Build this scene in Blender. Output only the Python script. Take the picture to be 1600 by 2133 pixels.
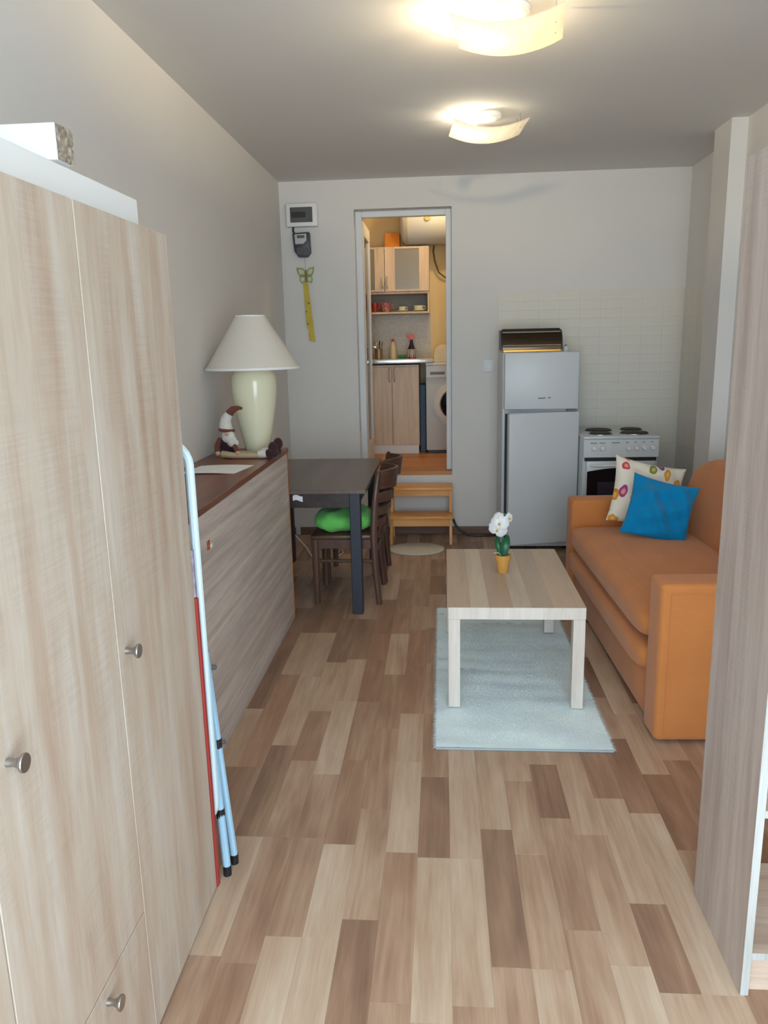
import bpy, bmesh, math, random
from mathutils import Vector, Matrix
random.seed(7)
for o in list(bpy.data.objects): bpy.data.objects.remove(o)
SC = bpy.context.scene
COL = SC.collection
# ------------------------------------------------------------------ camera
YAW, PITCH, ROLL, FPX = 0.0771101, 0.216511, -0.022104, 1606.24
cy, sy, cp, sp = math.cos(YAW), math.sin(YAW), math.cos(PITCH), math.sin(PITCH)
fwd = Vector((-sy*cp, cy*cp, -sp)); rgt = Vector((cy, sy, 0)); up = rgt.cross(fwd)
r2 = math.cos(ROLL)*rgt + math.sin(ROLL)*up
u2 = -math.sin(ROLL)*rgt + math.cos(ROLL)*up
CAM = Vector((0, 0, 1.5))
cd = bpy.data.cameras.new('camera'); cam = bpy.data.objects.new('camera', cd); COL.objects.link(cam)
cd.sensor_fit = 'VERTICAL'; cd.sensor_height = 36.0; cd.sensor_width = 36.0*1600/2133
cd.lens = 36.0*FPX/2133; cd.clip_start = 0.02; cd.clip_end = 100
m = Matrix(((r2.x, u2.x, -fwd.x, 0), (r2.y, u2.y, -fwd.y, 0), (r2.z, u2.z, -fwd.z, 0), (0, 0, 0, 1)))
cam.matrix_world = Matrix.Translation(CAM) @ m
SC.camera = cam
# ------------------------------------------------------------------ world, daylight through the open front door, exposure
W = bpy.data.worlds.new('sky'); SC.world = W; W.use_nodes = True
bg = W.node_tree.nodes['Background']; bg.inputs[0].default_value = (0.74, 0.89, 1.0, 1); bg.inputs[1].default_value = 7.6
pl = bpy.data.lights.new('front_door_daylight', 'AREA'); pl.shape = 'RECTANGLE'; pl.size = 2.4; pl.size_y = 2.36
pl.cycles.is_portal = True
po = bpy.data.objects.new('front_door_daylight', pl); COL.objects.link(po)
po.location = (0.2, -0.62, 1.24); po.rotation_euler = (math.radians(90), 0, 0)
SC.view_settings.view_transform = 'Standard'; SC.view_settings.look = 'None'
SC.view_settings.gamma = 1.0; SC.view_settings.use_curve_mapping = False
SC.view_settings.exposure = 0.0
BULB_NEAR, BULB_FAR, BULB_KITCHEN, BULB_TABLE = 1500.0, 300.0, 290.0, 0.0

# ------------------------------------------------------------------ materials
def S(r, g, b):
    f = lambda c: ((c/255)/12.92 if c/255 <= .04045 else ((c/255+.055)/1.055)**2.4)
    return (f(r), f(g), f(b), 1)
class NT:
    def __init__(s, name):
        s.m = bpy.data.materials.new(name); s.m.use_nodes = True; s.t = s.m.node_tree; s.t.nodes.clear()
        s.out = s.n('ShaderNodeOutputMaterial'); s.p = s.n('ShaderNodeBsdfPrincipled'); s.l(s.p.outputs[0], s.out.inputs[0])
    def n(s, ty, **kw):
        nd = s.t.nodes.new(ty)
        for k, v in kw.items(): setattr(nd, k, v)
        return nd
    def l(s, a, b): s.t.links.new(a, b)
    def coords(s, scale=(1, 1, 1), kind='Object', loc=(0, 0, 0)):
        tc = s.n('ShaderNodeTexCoord'); mp = s.n('ShaderNodeMapping'); mp.inputs['Scale'].default_value = scale; mp.inputs['Location'].default_value = loc
        s.l(tc.outputs[kind], mp.inputs[0]); return mp.outputs[0]
    def noise(s, vec, scale=5, detail=3, rough=.5, dist=0):
        n = s.n('ShaderNodeTexNoise'); n.inputs['Scale'].default_value = scale; n.inputs['Detail'].default_value = detail
        n.inputs['Roughness'].default_value = rough; n.inputs['Distortion'].default_value = dist
        s.l(vec, n.inputs['Vector']); return n.outputs['Fac']
    def ramp(s, fac, stops):
        r = s.n('ShaderNodeValToRGB'); e = r.color_ramp.elements
        while len(e) < len(stops): e.new(.5)
        for el, (p, c) in zip(e, stops): el.position = p; el.color = c
        s.l(fac, r.inputs[0]); return r.outputs[0]
    def mix(s, fac, a, b, blend='MIX'):
        x = s.n('ShaderNodeMix', data_type='RGBA', blend_type=blend)
        for sock, v in ((x.inputs[0], fac), (x.inputs[6], a), (x.inputs[7], b)):
            if hasattr(v, 'is_linked'): s.l(v, sock)
            else: sock.default_value = v
        return x.outputs[2]
    def math(s, op, a, b=0.0):
        x = s.n('ShaderNodeMath', operation=op)
        for sock, v in ((x.inputs[0], a), (x.inputs[1], b)):
            if hasattr(v, 'is_linked'): s.l(v, sock)
            else: sock.default_value = v
        return x.outputs[0]
    def bump(s, h, strength=.2, dist=.01):
        b = s.n('ShaderNodeBump'); b.inputs['Strength'].default_value = strength; b.inputs['Distance'].default_value = dist
        s.l(h, b.inputs['Height']); s.l(b.outputs[0], s.p.inputs['Normal'])
    def set(s, col=None, rough=None, metal=None, spec=None, **kw):
        if col is not None:
            if hasattr(col, 'is_linked'): s.l(col, s.p.inputs['Base Color'])
            else: s.p.inputs['Base Color'].default_value = col
        if rough is not None: s.p.inputs['Roughness'].default_value = rough
        if metal is not None: s.p.inputs['Metallic'].default_value = metal
        if spec is not None: s.p.inputs['Specular IOR Level'].default_value = spec
        for k, v in kw.items(): s.p.inputs[k.replace('_', ' ')].default_value = v
        return s.m
def plain(name, col, rough=.5, metal=0, var=.06, vs=6, bump=0, bs=60, spec=None, **kw):
    t = NT(name); v = t.coords()
    f = t.noise(v, vs, 3)
    d = tuple(c*(1-var) for c in col[:3])+(1,); h = tuple(min(1, c*(1+var)) for c in col[:3])+(1,)
    c = t.ramp(f, [(.3, d), (.7, h)])
    if bump: t.bump(t.noise(v, bs, 2), bump, .004)
    return t.set(c, rough, metal, spec, **kw)
def wood(name, c1, c2, c3, axis=2, stretch=14, scale=3.2, rough=.5, fine=.35, bump=.05, saw=0):
    t = NT(name)
    sc = [stretch]*3; sc[axis] = 1.0
    v = t.coords(tuple(sc))
    n1 = t.noise(v, scale*.5, 4, .6, .25); n2 = t.noise(v, scale*4, 2, .6)
    c = t.ramp(n1, [(.28, c1), (.5, c2), (.72, c3)])
    d = t.ramp(n2, [(.35, (.72, .70, .68, 1)), (.6, (1, 1, 1, 1))])
    c = t.mix(fine, c, d, 'MULTIPLY')
    if saw:
        sc2 = [60]*3; sc2[axis] = 260
        g = t.noise(t.coords((5, 5, 190)), 1.0, 2); mask = t.noise(t.coords((6, 6, 1.2)), 2.2, 2)
        mk = t.ramp(mask, [(.5, (0, 0, 0, 1)), (.62, (1, 1, 1, 1))])
        gg = t.ramp(g, [(.42, (.86, .85, .84, 1)), (.58, (1.0, 1.0, 1.0, 1))])
        c = t.mix(t.math('MULTIPLY', mk, saw), c, t.mix(1.0, c, gg, 'MULTIPLY'))
    t.bump(n2, bump, .002)
    return t.set(c, rough)
def emit(name, col, st):
    t = NT(name); t.p.inputs['Emission Color'].default_value = col; t.p.inputs['Emission Strength'].default_value = st
    return t.set(col, .5)
def plank_mat(name, attr):
    t = NT(name)
    if attr:
        a = t.n('ShaderNodeAttribute', attribute_name='plank_tone'); src = a.outputs['Color']
    else:
        a = t.n('ShaderNodeObjectInfo'); src = a.outputs['Color']
    sx = t.n('ShaderNodeSeparateColor'); t.l(src, sx.inputs[0])
    tone, seed, red = sx.outputs[0], sx.outputs[1], sx.outputs[2]
    tc = t.n('ShaderNodeTexCoord')
    off = t.n('ShaderNodeCombineXYZ'); t.l(t.math('MULTIPLY', seed, 37.0), off.inputs[0]); t.l(t.math('MULTIPLY', seed, 91.0), off.inputs[1])
    va = t.n('ShaderNodeVectorMath', operation='ADD'); t.l(tc.outputs['Object'], va.inputs[0]); t.l(off.outputs[0], va.inputs[1])
    mp = t.n('ShaderNodeMapping'); mp.inputs['Scale'].default_value = (1, .065, 1); t.l(va.outputs[0], mp.inputs[0])
    n1 = t.noise(mp.outputs[0], 13, 3, .55, 1.2); n2 = t.noise(mp.outputs[0], 95, 2, .6, .3)
    mp2 = t.n('ShaderNodeMapping'); mp2.inputs['Scale'].default_value = (1, .35, 1); t.l(va.outputs[0], mp2.inputs[0])
    n3 = t.noise(mp2.outputs[0], 7, 2, .5, .6)
    base = t.math('ADD', tone, t.math('MULTIPLY', t.math('SUBTRACT', n1, .5), 1.0))
    base = t.math('ADD', base, t.math('MULTIPLY', t.math('SUBTRACT', n3, .5), .55))
    c = t.ramp(base, [(-.0, S(130, 101, 83)), (.35, S(164, 132, 109)), (.62, S(187, 158, 134)), (1.0, S(208, 186, 163))])
    c = t.mix(t.math('MULTIPLY', red, .35), c, S(165, 112, 88))
    d = t.ramp(n2, [(.38, (.84, .82, .80, 1)), (.6, (1, 1, 1, 1))])
    c = t.mix(.55, c, d, 'MULTIPLY')
    t.bump(n2, .04, .001)
    return t.set(c, .42, spec=.4)
def cloth(name, col, scale=900, rough=.9, bump=.25, var=.08, sheen=.2, vs=5):
    t = NT(name); v = t.coords()
    w1 = t.n('ShaderNodeTexWave', wave_type='BANDS', bands_direction='Z'); w1.inputs['Scale'].default_value = scale/20; w1.inputs['Distortion'].default_value = 1.5; w1.inputs['Detail'].default_value = 1
    w2 = t.n('ShaderNodeTexWave', wave_type='BANDS', bands_direction='Y'); w2.inputs['Scale'].default_value = scale/20; w2.inputs['Distortion'].default_value = 1.5; w2.inputs['Detail'].default_value = 1
    t.l(v, w1.inputs[0]); t.l(v, w2.inputs[0])
    h = t.math('ADD', w1.outputs['Fac'], w2.outputs['Fac'])
    d = tuple(c*(1-var) for c in col[:3])+(1,); hi = tuple(min(1, c*(1+var)) for c in col[:3])+(1,)
    c = t.ramp(t.noise(v, vs, 3), [(.3, d), (.7, hi)])
    c2 = t.ramp(h, [(.3, (.88, .88, .88, 1)), (.9, (1, 1, 1, 1))])
    c = t.mix(.6, c, c2, 'MULTIPLY')
    t.bump(h, bump, .001)
    t.p.inputs['Sheen Weight'].default_value = sheen
    return t.set(c, rough, spec=.15)
def glass(name, col=(1, 1, 1, 1), rough=.05, alpha=.25):
    t = NT(name)
    tr = t.n('ShaderNodeBsdfTransparent'); tr.inputs[0].default_value = col
    gl = t.n('ShaderNodeBsdfGlossy'); gl.inputs['Roughness'].default_value = rough
    df = t.n('ShaderNodeBsdfDiffuse'); df.inputs[0].default_value = col
    a = t.n('ShaderNodeMixShader'); a.inputs[0].default_value = alpha; t.l(tr.outputs[0], a.inputs[1]); t.l(df.outputs[0], a.inputs[2])
    fr = t.n('ShaderNodeFresnel'); fr.inputs[0].default_value = 1.45
    b = t.n('ShaderNodeMixShader'); t.l(fr.outputs[0], b.inputs[0]); t.l(a.outputs[0], b.inputs[1]); t.l(gl.outputs[0], b.inputs[2])
    t.l(b.outputs[0], t.out.inputs[0]); return t.m
def translucent(name, col, mixf=.6, rough=.4, streak=False):
    t = NT(name)
    c = col
    if streak:
        f = t.noise(t.coords((30, 2, 30)), 3, 3)
        c = t.ramp(f, [(.3, tuple(x*.86 for x in col[:3])+(1,)), (.7, col)])
    tl = t.n('ShaderNodeBsdfTranslucent'); df = t.n('ShaderNodeBsdfDiffuse')
    for nd in (tl, df):
        if hasattr(c, 'is_linked'): t.l(c, nd.inputs[0])
        else: nd.inputs[0].default_value = c
    a = t.n('ShaderNodeMixShader'); a.inputs[0].default_value = mixf; t.l(df.outputs[0], a.inputs[1]); t.l(tl.outputs[0], a.inputs[2])
    gl = t.n('ShaderNodeBsdfGlossy'); gl.inputs['Roughness'].default_value = rough
    b = t.n('ShaderNodeMixShader'); b.inputs[0].default_value = .04; t.l(a.outputs[0], b.inputs[1]); t.l(gl.outputs[0], b.inputs[2])
    t.l(b.outputs[0], t.out.inputs[0]); return t.m
def fruit_print(name):
    t = NT(name); v = t.coords()
    n = t.n('ShaderNodeTexNoise'); n.inputs['Scale'].default_value = 9; t.l(v, n.inputs['Vector'])
    va = t.n('ShaderNodeVectorMath', operation='MULTIPLY_ADD'); t.l(n.outputs['Color'], va.inputs[0]); va.inputs[1].default_value = (.06, .06, .06); t.l(v, va.inputs[2])
    sp_ = t.n('ShaderNodeSeparateXYZ'); t.l(va.outputs[0], sp_.inputs[0]); cb = t.n('ShaderNodeCombineXYZ'); t.l(sp_.outputs[0], cb.inputs[0]); t.l(sp_.outputs[2], cb.inputs[1])
    mp = t.n('ShaderNodeMapping'); mp.inputs['Scale'].default_value = (1.2, .9, 1); mp.inputs['Rotation'].default_value = (0, 0, .6); t.l(cb.outputs[0], mp.inputs[0])
    vo = t.n('ShaderNodeTexVoronoi', voronoi_dimensions='2D'); vo.inputs['Scale'].default_value = 12.0; vo.inputs['Randomness'].default_value = .75; t.l(mp.outputs[0], vo.inputs['Vector'])
    sx = t.n('ShaderNodeSeparateColor'); t.l(vo.outputs['Color'], sx.inputs[0])
    hue = t.n('ShaderNodeValToRGB'); hue.color_ramp.interpolation = 'CONSTANT'; e = hue.color_ramp.elements
    stops = [(0, S(205, 140, 40)), (.22, S(120, 140, 60)), (.4, S(215, 150, 60)), (.58, S(170, 60, 130)), (.72, S(190, 95, 60)), (.84, S(120, 80, 130)), (.93, S(200, 70, 90))]
    while len(e) < len(stops): e.new(.5)
    for el, (p, c) in zip(e, stops): el.position = p; el.color = c
    t.l(sx.outputs[0], hue.inputs[0])
    dist = vo.outputs['Distance']
    m1 = t.ramp(dist, [(.30, (1, 1, 1, 1)), (.33, (0, 0, 0, 1))]); m2 = t.ramp(dist, [(.13, (1, 1, 1, 1)), (.17, (0, 0, 0, 1))])
    keep = t.math('GREATER_THAN', sx.outputs[1], .22)
    c = t.mix(t.math('MULTIPLY', m1, keep), S(228, 220, 205), hue.outputs[0])
    c = t.mix(t.math('MULTIPLY', t.math('MULTIPLY', m2, keep), .55), c, S(235, 200, 140))
    return t.set(c, .85, spec=.15)
def tiles_small(name, c1, c2, scale):
    t = NT(name); v = t.coords((1, 1, 1))
    vo = t.n('ShaderNodeTexVoronoi'); vo.inputs['Scale'].default_value = scale; t.l(v, vo.inputs['Vector'])
    sx = t.n('ShaderNodeSeparateColor'); t.l(vo.outputs['Color'], sx.inputs[0])
    return t.set(t.ramp(sx.outputs[0], [(0, c1), (1, c2)]), .35)
# ------------------------------------------------------------------ geometry helpers
class G:
    def __init__(s, off=(0, 0, 0)):
        s.v = []; s.f = []; s.off = Vector(off)
    def add(s, vs, fs, mat=None):
        b = len(s.v)
        for q in vs:
            q = Vector(q)
            if mat is not None: q = mat @ q
            s.v.append(q)
        s.f += [tuple(b+i for i in f) for f in fs]; return s
    def bmesh(s, bm, mat=None):
        bm.verts.index_update()
        s.add([v.co.copy() for v in bm.verts], [[v.index for v in f.verts] for f in bm.faces], mat); bm.free(); return s
    def box(s, x0, x1, y0, y1, z0, z1, bev=0, seg=1, mat=None):
        vs = [(x0, y0, z0), (x1, y0, z0), (x1, y1, z0), (x0, y1, z0), (x0, y0, z1), (x1, y0, z1), (x1, y1, z1), (x0, y1, z1)]
        fs = [(3, 2, 1, 0), (4, 5, 6, 7), (0, 1, 5, 4), (1, 2, 6, 5), (2, 3, 7, 6), (3, 0, 4, 7)]
        if not bev: return s.add(vs, fs, mat)
        bm = bmesh.new(); bv = [bm.verts.new(q) for q in vs]
        for f in fs: bm.faces.new([bv[i] for i in f])
        bmesh.ops.bevel(bm, geom=bm.edges[:], offset=bev, segments=seg, profile=.5, affect='EDGES', clamp_overlap=True)
        return s.bmesh(bm, mat)
    def prism(s, pts, axis, a, b, bev=0, seg=1, mat=None):
        # pts: 2-D outline in the plane normal to axis; extruded from a to b
        def P(u, v, w): return ((w, u, v), (u, w, v), (u, v, w))[axis]
        n = len(pts); vs = [P(u, v, a) for u, v in pts]+[P(u, v, b) for u, v in pts]
        fs = [tuple(range(n-1, -1, -1)), tuple(range(n, 2*n))]+[(i, (i+1) % n, n+(i+1) % n, n+i) for i in range(n)]
        bm = bmesh.new(); bv = [bm.verts.new(q) for q in vs]
        for f in fs: bm.faces.new([bv[i] for i in f])
        bmesh.ops.recalc_face_normals(bm, faces=bm.faces)
        if bev: bmesh.ops.bevel(bm, geom=bm.edges[:], offset=bev, segments=seg, profile=.5, affect='EDGES', clamp_overlap=True)
        return s.bmesh(bm, mat)
    def tube(s, pts, r, seg=10, closed=False, caps=True, mat=None):
        pts = [Vector(p) for p in pts]; n = len(pts)
        rs = r if isinstance(r, (list, tuple)) else [r]*n
        tan = []
        for i in range(n):
            if closed: d = pts[(i+1) % n]-pts[i-1]
            else: d = pts[min(i+1, n-1)]-pts[max(i-1, 0)]
            tan.append(d.normalized())
        ref = Vector((0, 0, 1)) if abs(tan[0].z) < .9 else Vector((1, 0, 0))
        nv = (ref-tan[0]*ref.dot(tan[0])).normalized(); vs = []
        for i in range(n):
            nv = (nv-tan[i]*nv.dot(tan[i]))
            nv = nv.normalized() if nv.length > 1e-6 else tan[i].orthogonal().normalized()
            bn = tan[i].cross(nv)
            for k in range(seg):
                a = 2*math.pi*k/seg; vs.append(pts[i]+(nv*math.cos(a)+bn*math.sin(a))*rs[i])
        fs = []
        for i in range(n if closed else n-1):
            j = (i+1) % n
            for k in range(seg): fs.append((i*seg+k, i*seg+(k+1) % seg, j*seg+(k+1) % seg, j*seg+k))
        if caps and not closed:
            fs.append(tuple(range(seg-1, -1, -1))); fs.append(tuple((n-1)*seg+k for k in range(seg)))
        return s.add(vs, fs, mat)
    def cyl(s, p0, p1, r0, r1=None, seg=20, mat=None):
        return s.tube([p0, p1], [r0, r0 if r1 is None else r1], seg, mat=mat)
    def lathe(s, prof, c=(0, 0, 0), seg=32, mat=None, axis=2):
        vs = []; fs = []; n = len(prof)
        for i in range(seg):
            a = 2*math.pi*i/seg
            for r, z in prof:
                q = (r*math.cos(a), r*math.sin(a), z)
                if axis == 1: q = (q[0], q[2], q[1])
                if axis == 0: q = (q[2], q[0], q[1])
                vs.append((c[0]+q[0], c[1]+q[1], c[2]+q[2]))
        for i in range(seg):
            j = (i+1) % seg
            for k in range(n-1): fs.append((i*n+k, j*n+k, j*n+k+1, i*n+k+1))
        return s.add(vs, fs, mat)
    def ball(s, c, r, seg=18, rings=10, mat=None):
        r = r if isinstance(r, (tuple, list)) else (r, r, r); vs = []; fs = []
        for i in range(rings+1):
            t = math.pi*i/rings
            for k in range(seg):
                a = 2*math.pi*k/seg; vs.append((c[0]+r[0]*math.sin(t)*math.cos(a), c[1]+r[1]*math.sin(t)*math.sin(a), c[2]+r[2]*math.cos(t)))
        for i in range(rings):
            for k in range(seg): fs.append((i*seg+k, (i+1)*seg+k, (i+1)*seg+(k+1) % seg, i*seg+(k+1) % seg))
        return s.add(vs, fs, mat)
    def sheet(s, fn, nu, nv, th=0.0, mat=None):
        # fn(u,v)->point, u,v in 0..1; th>0 gives it thickness along the normal
        P = [[Vector(fn(i/nu, j/nv)) for j in range(nv+1)] for i in range(nu+1)]
        vs = [q for row in P for q in row]; fs = []
        id_ = lambda i, j: i*(nv+1)+j
        for i in range(nu):
            for j in range(nv): fs.append((id_(i, j), id_(i+1, j), id_(i+1, j+1), id_(i, j+1)))
        if th:
            N = []
            for i in range(nu+1):
                for j in range(nv+1):
                    du = P[min(i+1, nu)][j]-P[max(i-1, 0)][j]; dv = P[i][min(j+1, nv)]-P[i][max(j-1, 0)]
                    nn = du.cross(dv); N.append(nn.normalized() if nn.length > 1e-9 else Vector((0, 0, 1)))
            b = len(vs); vs = vs+[v-n*th for v, n in zip(vs, N)]
            fs += [tuple(b+i for i in reversed(f)) for f in fs[:]]
            ring = [id_(i, 0) for i in range(nu)]+[id_(nu, j) for j in range(nv)]+[id_(i, nv) for i in range(nu, 0, -1)]+[id_(0, j) for j in range(nv, 0, -1)]
            for k in range(len(ring)): a_, b_ = ring[k], ring[(k+1) % len(ring)]; fs.append((b_, a_, b+a_, b+b_))
        return s.add(vs, fs, mat)
    def mesh(s, name, mats, smooth=35):
        me = bpy.data.meshes.new(name); me.from_pydata([v-s.off for v in s.v], [], s.f)
        bm = bmesh.new(); bm.from_mesh(me); bmesh.ops.remove_doubles(bm, verts=bm.verts, dist=1e-6)
        bmesh.ops.recalc_face_normals(bm, faces=bm.faces); bm.to_mesh(me); bm.free()
        for mt in (mats if isinstance(mats, (list, tuple)) else [mats]): me.materials.append(mt)
        if smooth:
            me.polygons.foreach_set('use_smooth', [True]*len(me.polygons)); me.set_sharp_from_angle(angle=math.radians(smooth))
        return me
    def build(s, name, mat, parent=None, smooth=35, label=None, loc=None):
        o = bpy.data.objects.new(name, s.mesh(name, mat, smooth)); COL.objects.link(o)
        if parent is not None: o.parent = parent
        if loc is not None: o.location = loc
        if label: o['label'] = label
        return o
def tag(o, label, cat, group=None):
    o['label'] = label; o['category'] = cat
    if group: o['group'] = group
    return o
def thing(name, label, cat, loc, rz=0, group=None):
    o = bpy.data.objects.new(name, None); COL.objects.link(o); o.empty_display_size = .1
    o.location = loc; o.rotation_euler = (0, 0, rz); return tag(o, label, cat, group)
def struct(name, g, mat, smooth=0):
    o = g.build(name, mat, smooth=smooth); o['kind'] = 'structure'; return o
def copy_tree(root, loc, rz=None, label=None):
    r = root.copy(); COL.objects.link(r); r.location = loc
    if rz is not None: r.rotation_euler = (0, 0, rz)
    if label: r['label'] = label
    for ch in root.children:
        c = ch.copy(); COL.objects.link(c); c.parent = r
        for gch in ch.children:
            d = gch.copy(); COL.objects.link(d); d.parent = c
    return r
def project(P):
    v = Vector(P)-CAM; z = v.dot(fwd)
    if z < .05: return None
    return 800+FPX*v.dot(r2)/z, 1066.5-FPX*v.dot(u2)/z

# ------------------------------------------------------------------ palette
M_wall = plain('wall_paint', S(224, 221, 217), .9, var=.015, vs=1.5, bump=.05, bs=160)
M_ceil = plain('ceiling_paint', S(226, 223, 218), .95, var=.015, vs=1.2, bump=.04, bs=140)
M_tile = plain('painted_tile', S(224, 219, 208), .55, var=.02, vs=8, bump=.06, bs=40)
M_white = plain('white_gloss', S(208, 212, 215), .35, var=.012)
M_whitelam = plain('white_laminate', S(236, 236, 234), .45, var=.01)
M_oak = wood('sonoma_oak', S(180, 154, 135), S(194, 179, 163), S(205, 196, 186), 2, 11, 2.6, .5, .22, .02, .45)
M_oak2 = wood('sonoma_oak_grey', S(172, 157, 149), S(190, 176, 168), S(203, 191, 184), 2, 16, 2.8, .5, .35, .03, .5)
M_oakedge = wood('pale_oak_edge', S(168, 168, 164), S(182, 183, 180), S(190, 192, 190), 2, 16, 4, .5, .25, .03)
M_oakh = wood('oak_shelf', S(176, 152, 135), S(200, 178, 160), S(212, 194, 176), 0, 16, 2.8, .5, .35, .03)
M_table = wood('pale_table_oak', S(186, 165, 142), S(205, 186, 163), S(218, 202, 182), 1, 10, 2.6, .38, .2, .02)
M_tableleg = wood('pale_leg_oak', S(205, 194, 182), S(218, 209, 199), S(226, 219, 211), 2, 14, 3, .45, .2, .02)
M_front = wood('grey_brown_laminate', S(172, 160, 153), S(200, 188, 180), S(220, 210, 202), 1, 26, 2.2, .5, .35, .05)
M_mahog = wood('red_brown_top', S(98, 54, 38), S(122, 72, 52), S(138, 88, 66), 1, 9, 2, .3, .25, .02)
M_orangewood = wood('orange_wood_edge', S(150, 86, 48), S(178, 108, 62), S(196, 124, 74), 2, 10, 3, .5, .3, .03)
M_pine = wood('lacquered_pine', S(218, 146, 70), S(236, 168, 92), S(244, 186, 116), 0, 9, 2.6, .4, .25, .03)
M_pinev = wood('lacquered_pine_side', S(206, 136, 64), S(226, 158, 86), S(238, 178, 110), 2, 9, 2.6, .4, .25, .03)
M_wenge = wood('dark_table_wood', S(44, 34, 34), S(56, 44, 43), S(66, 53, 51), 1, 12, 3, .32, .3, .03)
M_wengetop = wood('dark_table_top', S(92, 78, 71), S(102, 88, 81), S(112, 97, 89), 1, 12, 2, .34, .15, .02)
M_wengeleg = plain('blue_black_leg', S(40, 44, 58), .45, var=.08)
M_chair = wood('dark_walnut_chair', S(68, 46, 38), S(92, 64, 53), S(110, 80, 66), 2, 9, 3, .4, .3, .03)
M_chairh = wood('dark_walnut_slat', S(68, 46, 38), S(94, 65, 53), S(114, 82, 66), 1, 9, 3, .38, .3, .03)
M_sofa = cloth('orange_weave', S(198, 126, 70), 1100, var=.05, bump=.3)
M_blue = cloth('blue_cotton', S(0, 128, 184), 2000, var=.06, bump=.1)
M_green = cloth('green_plush', S(118, 214, 106), 700, var=.14, bump=.3, vs=14)
M_fruit = fruit_print('fruit_print_cotton')
M_steel = plain('brushed_nickel', S(176, 174, 172), .3, 1.0, var=.03)
M_chrome = plain('polished_steel', S(210, 210, 210), .12, 1.0, var=.02)
M_dark = plain('black_plastic', S(26, 27, 30), .4, var=.05)
M_grey = plain('grey_plastic', S(120, 122, 126), .45, var=.04)
M_ltblue = plain('pale_blue_enamel', S(206, 226, 234), .3, var=.02)
M_blueleg = plain('light_blue_enamel', S(160, 196, 220), .35, var=.03)
M_red = plain('red_lacquer', S(164, 54, 50), .5, var=.05)
M_chip = plain('raw_chipboard', S(158, 144, 128), .95, var=.45, vs=90, bump=.5, bs=120)
M_card = plain('cardboard', S(196, 150, 98), .9, var=.05)
M_cream = plain('cream_glaze', S(232, 230, 200), .14, var=.015, spec=.6)
M_shade = translucent('lamp_shade_fabric', S(243, 239, 231), .35)
M_glow = translucent('frosted_lamp_glass', S(255, 250, 240), .86, .3, True)
M_brass = plain('brass', S(190, 140, 70), .3, 1.0)
M_paper = plain('paper', S(242, 240, 242), .8, var=.03, vs=9)
M_floor = plain('floor_underlay', S(112, 84, 66), .9)
M_kfloor = wood('kitchen_orange_floor', S(176, 116, 62), S(200, 138, 78), S(212, 154, 92), 0, 5, 2, .45, .25, .02)
M_kwall = plain('kitchen_paint', S(232, 214, 172), .9, var=.02)
M_kcab = wood('kitchen_pale_wood', S(196, 172, 150), S(214, 192, 168), S(224, 204, 182), 2, 14, 3, .45, .25, .03)
M_mosaic = tiles_small('grey_mosaic', S(172, 166, 156), S(190, 184, 173), 70)
M_greyglass = plain('grey_cabinet_glass', S(140, 140, 138), .12, var=.04, vs=3)
M_clear = glass('clear_glass', (.98, .99, .98, 1), .03, .02)
M_ovenglass = plain('oven_glass', S(22, 22, 28), .1, var=.1)
M_hob = plain('cast_iron', S(52, 46, 42), .6, var=.08, bump=.1, bs=80)
M_rug = plain('rug_backing', S(214, 230, 240), .95, var=.06, vs=7)
M_pile = plain('rug_pile', S(232, 248, 255), .95, var=.07, vs=5)
M_mat = plain('bath_mat', S(216, 206, 190), .98, var=.05, vs=40, bump=.4, bs=220)
M_base = wood('brown_skirting', S(92, 66, 54), S(118, 88, 74), S(140, 110, 96), 0, 12, 3, .5, .3, .03)
M_trim = plain('white_trim', S(226, 228, 230), .5, var=.02)
# ------------------------------------------------------------------ room shell
XL, XR, YB, YF, ZC = -1.187, 1.775, 5.98, -0.62, 2.665
KZ, KYB, KXL, KXR, KZC = 0.505, 7.52, -1.05, 1.05, 2.86
g = G(); g.box(XL-.15, XR+.25, YF-.15, YB+.05, -.10, -.006)
floor = struct('floor', g, M_floor)
# laminate strips
X0, SW = 0.018, 0.0966
ends = {-1: [1.45, 2.022, 2.458, 2.93, 3.44, 3.912], -2: [1.5, 2.042, 2.556, 2.93, 3.4, 3.881], -3: [1.30, 1.761, 2.26, 2.80, 3.311, 3.82],
        -4: [1.692, 2.073, 2.56, 3.03, 3.482, 3.82], -5: [1.692, 2.10, 2.462, 3.035, 3.482, 4.037], -6: [1.6, 2.1, 2.55, 2.94, 3.445, 4.037],
        -7: [1.62, 2.1, 2.657, 3.28, 3.83], -8: [1.55, 2.05, 2.5, 3.3, 3.827], -9: [2.05, 2.5, 2.955, 3.826],
        0: [1.5, 2.02, 2.72, 3.2], 1: [1.618, 2.166, 2.66], 2: [1.617, 2.05, 2.444, 2.9], 3: [1.75, 2.233, 2.555, 3.0], 4: [1.638, 2.15, 2.7],
        5: [1.561, 1.856, 2.35, 2.8], 6: [1.56, 2.271, 2.75, 3.1], 7: [1.65, 2.089, 2.503, 2.95], 8: [1.9, 2.6, 3.05]}
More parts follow.
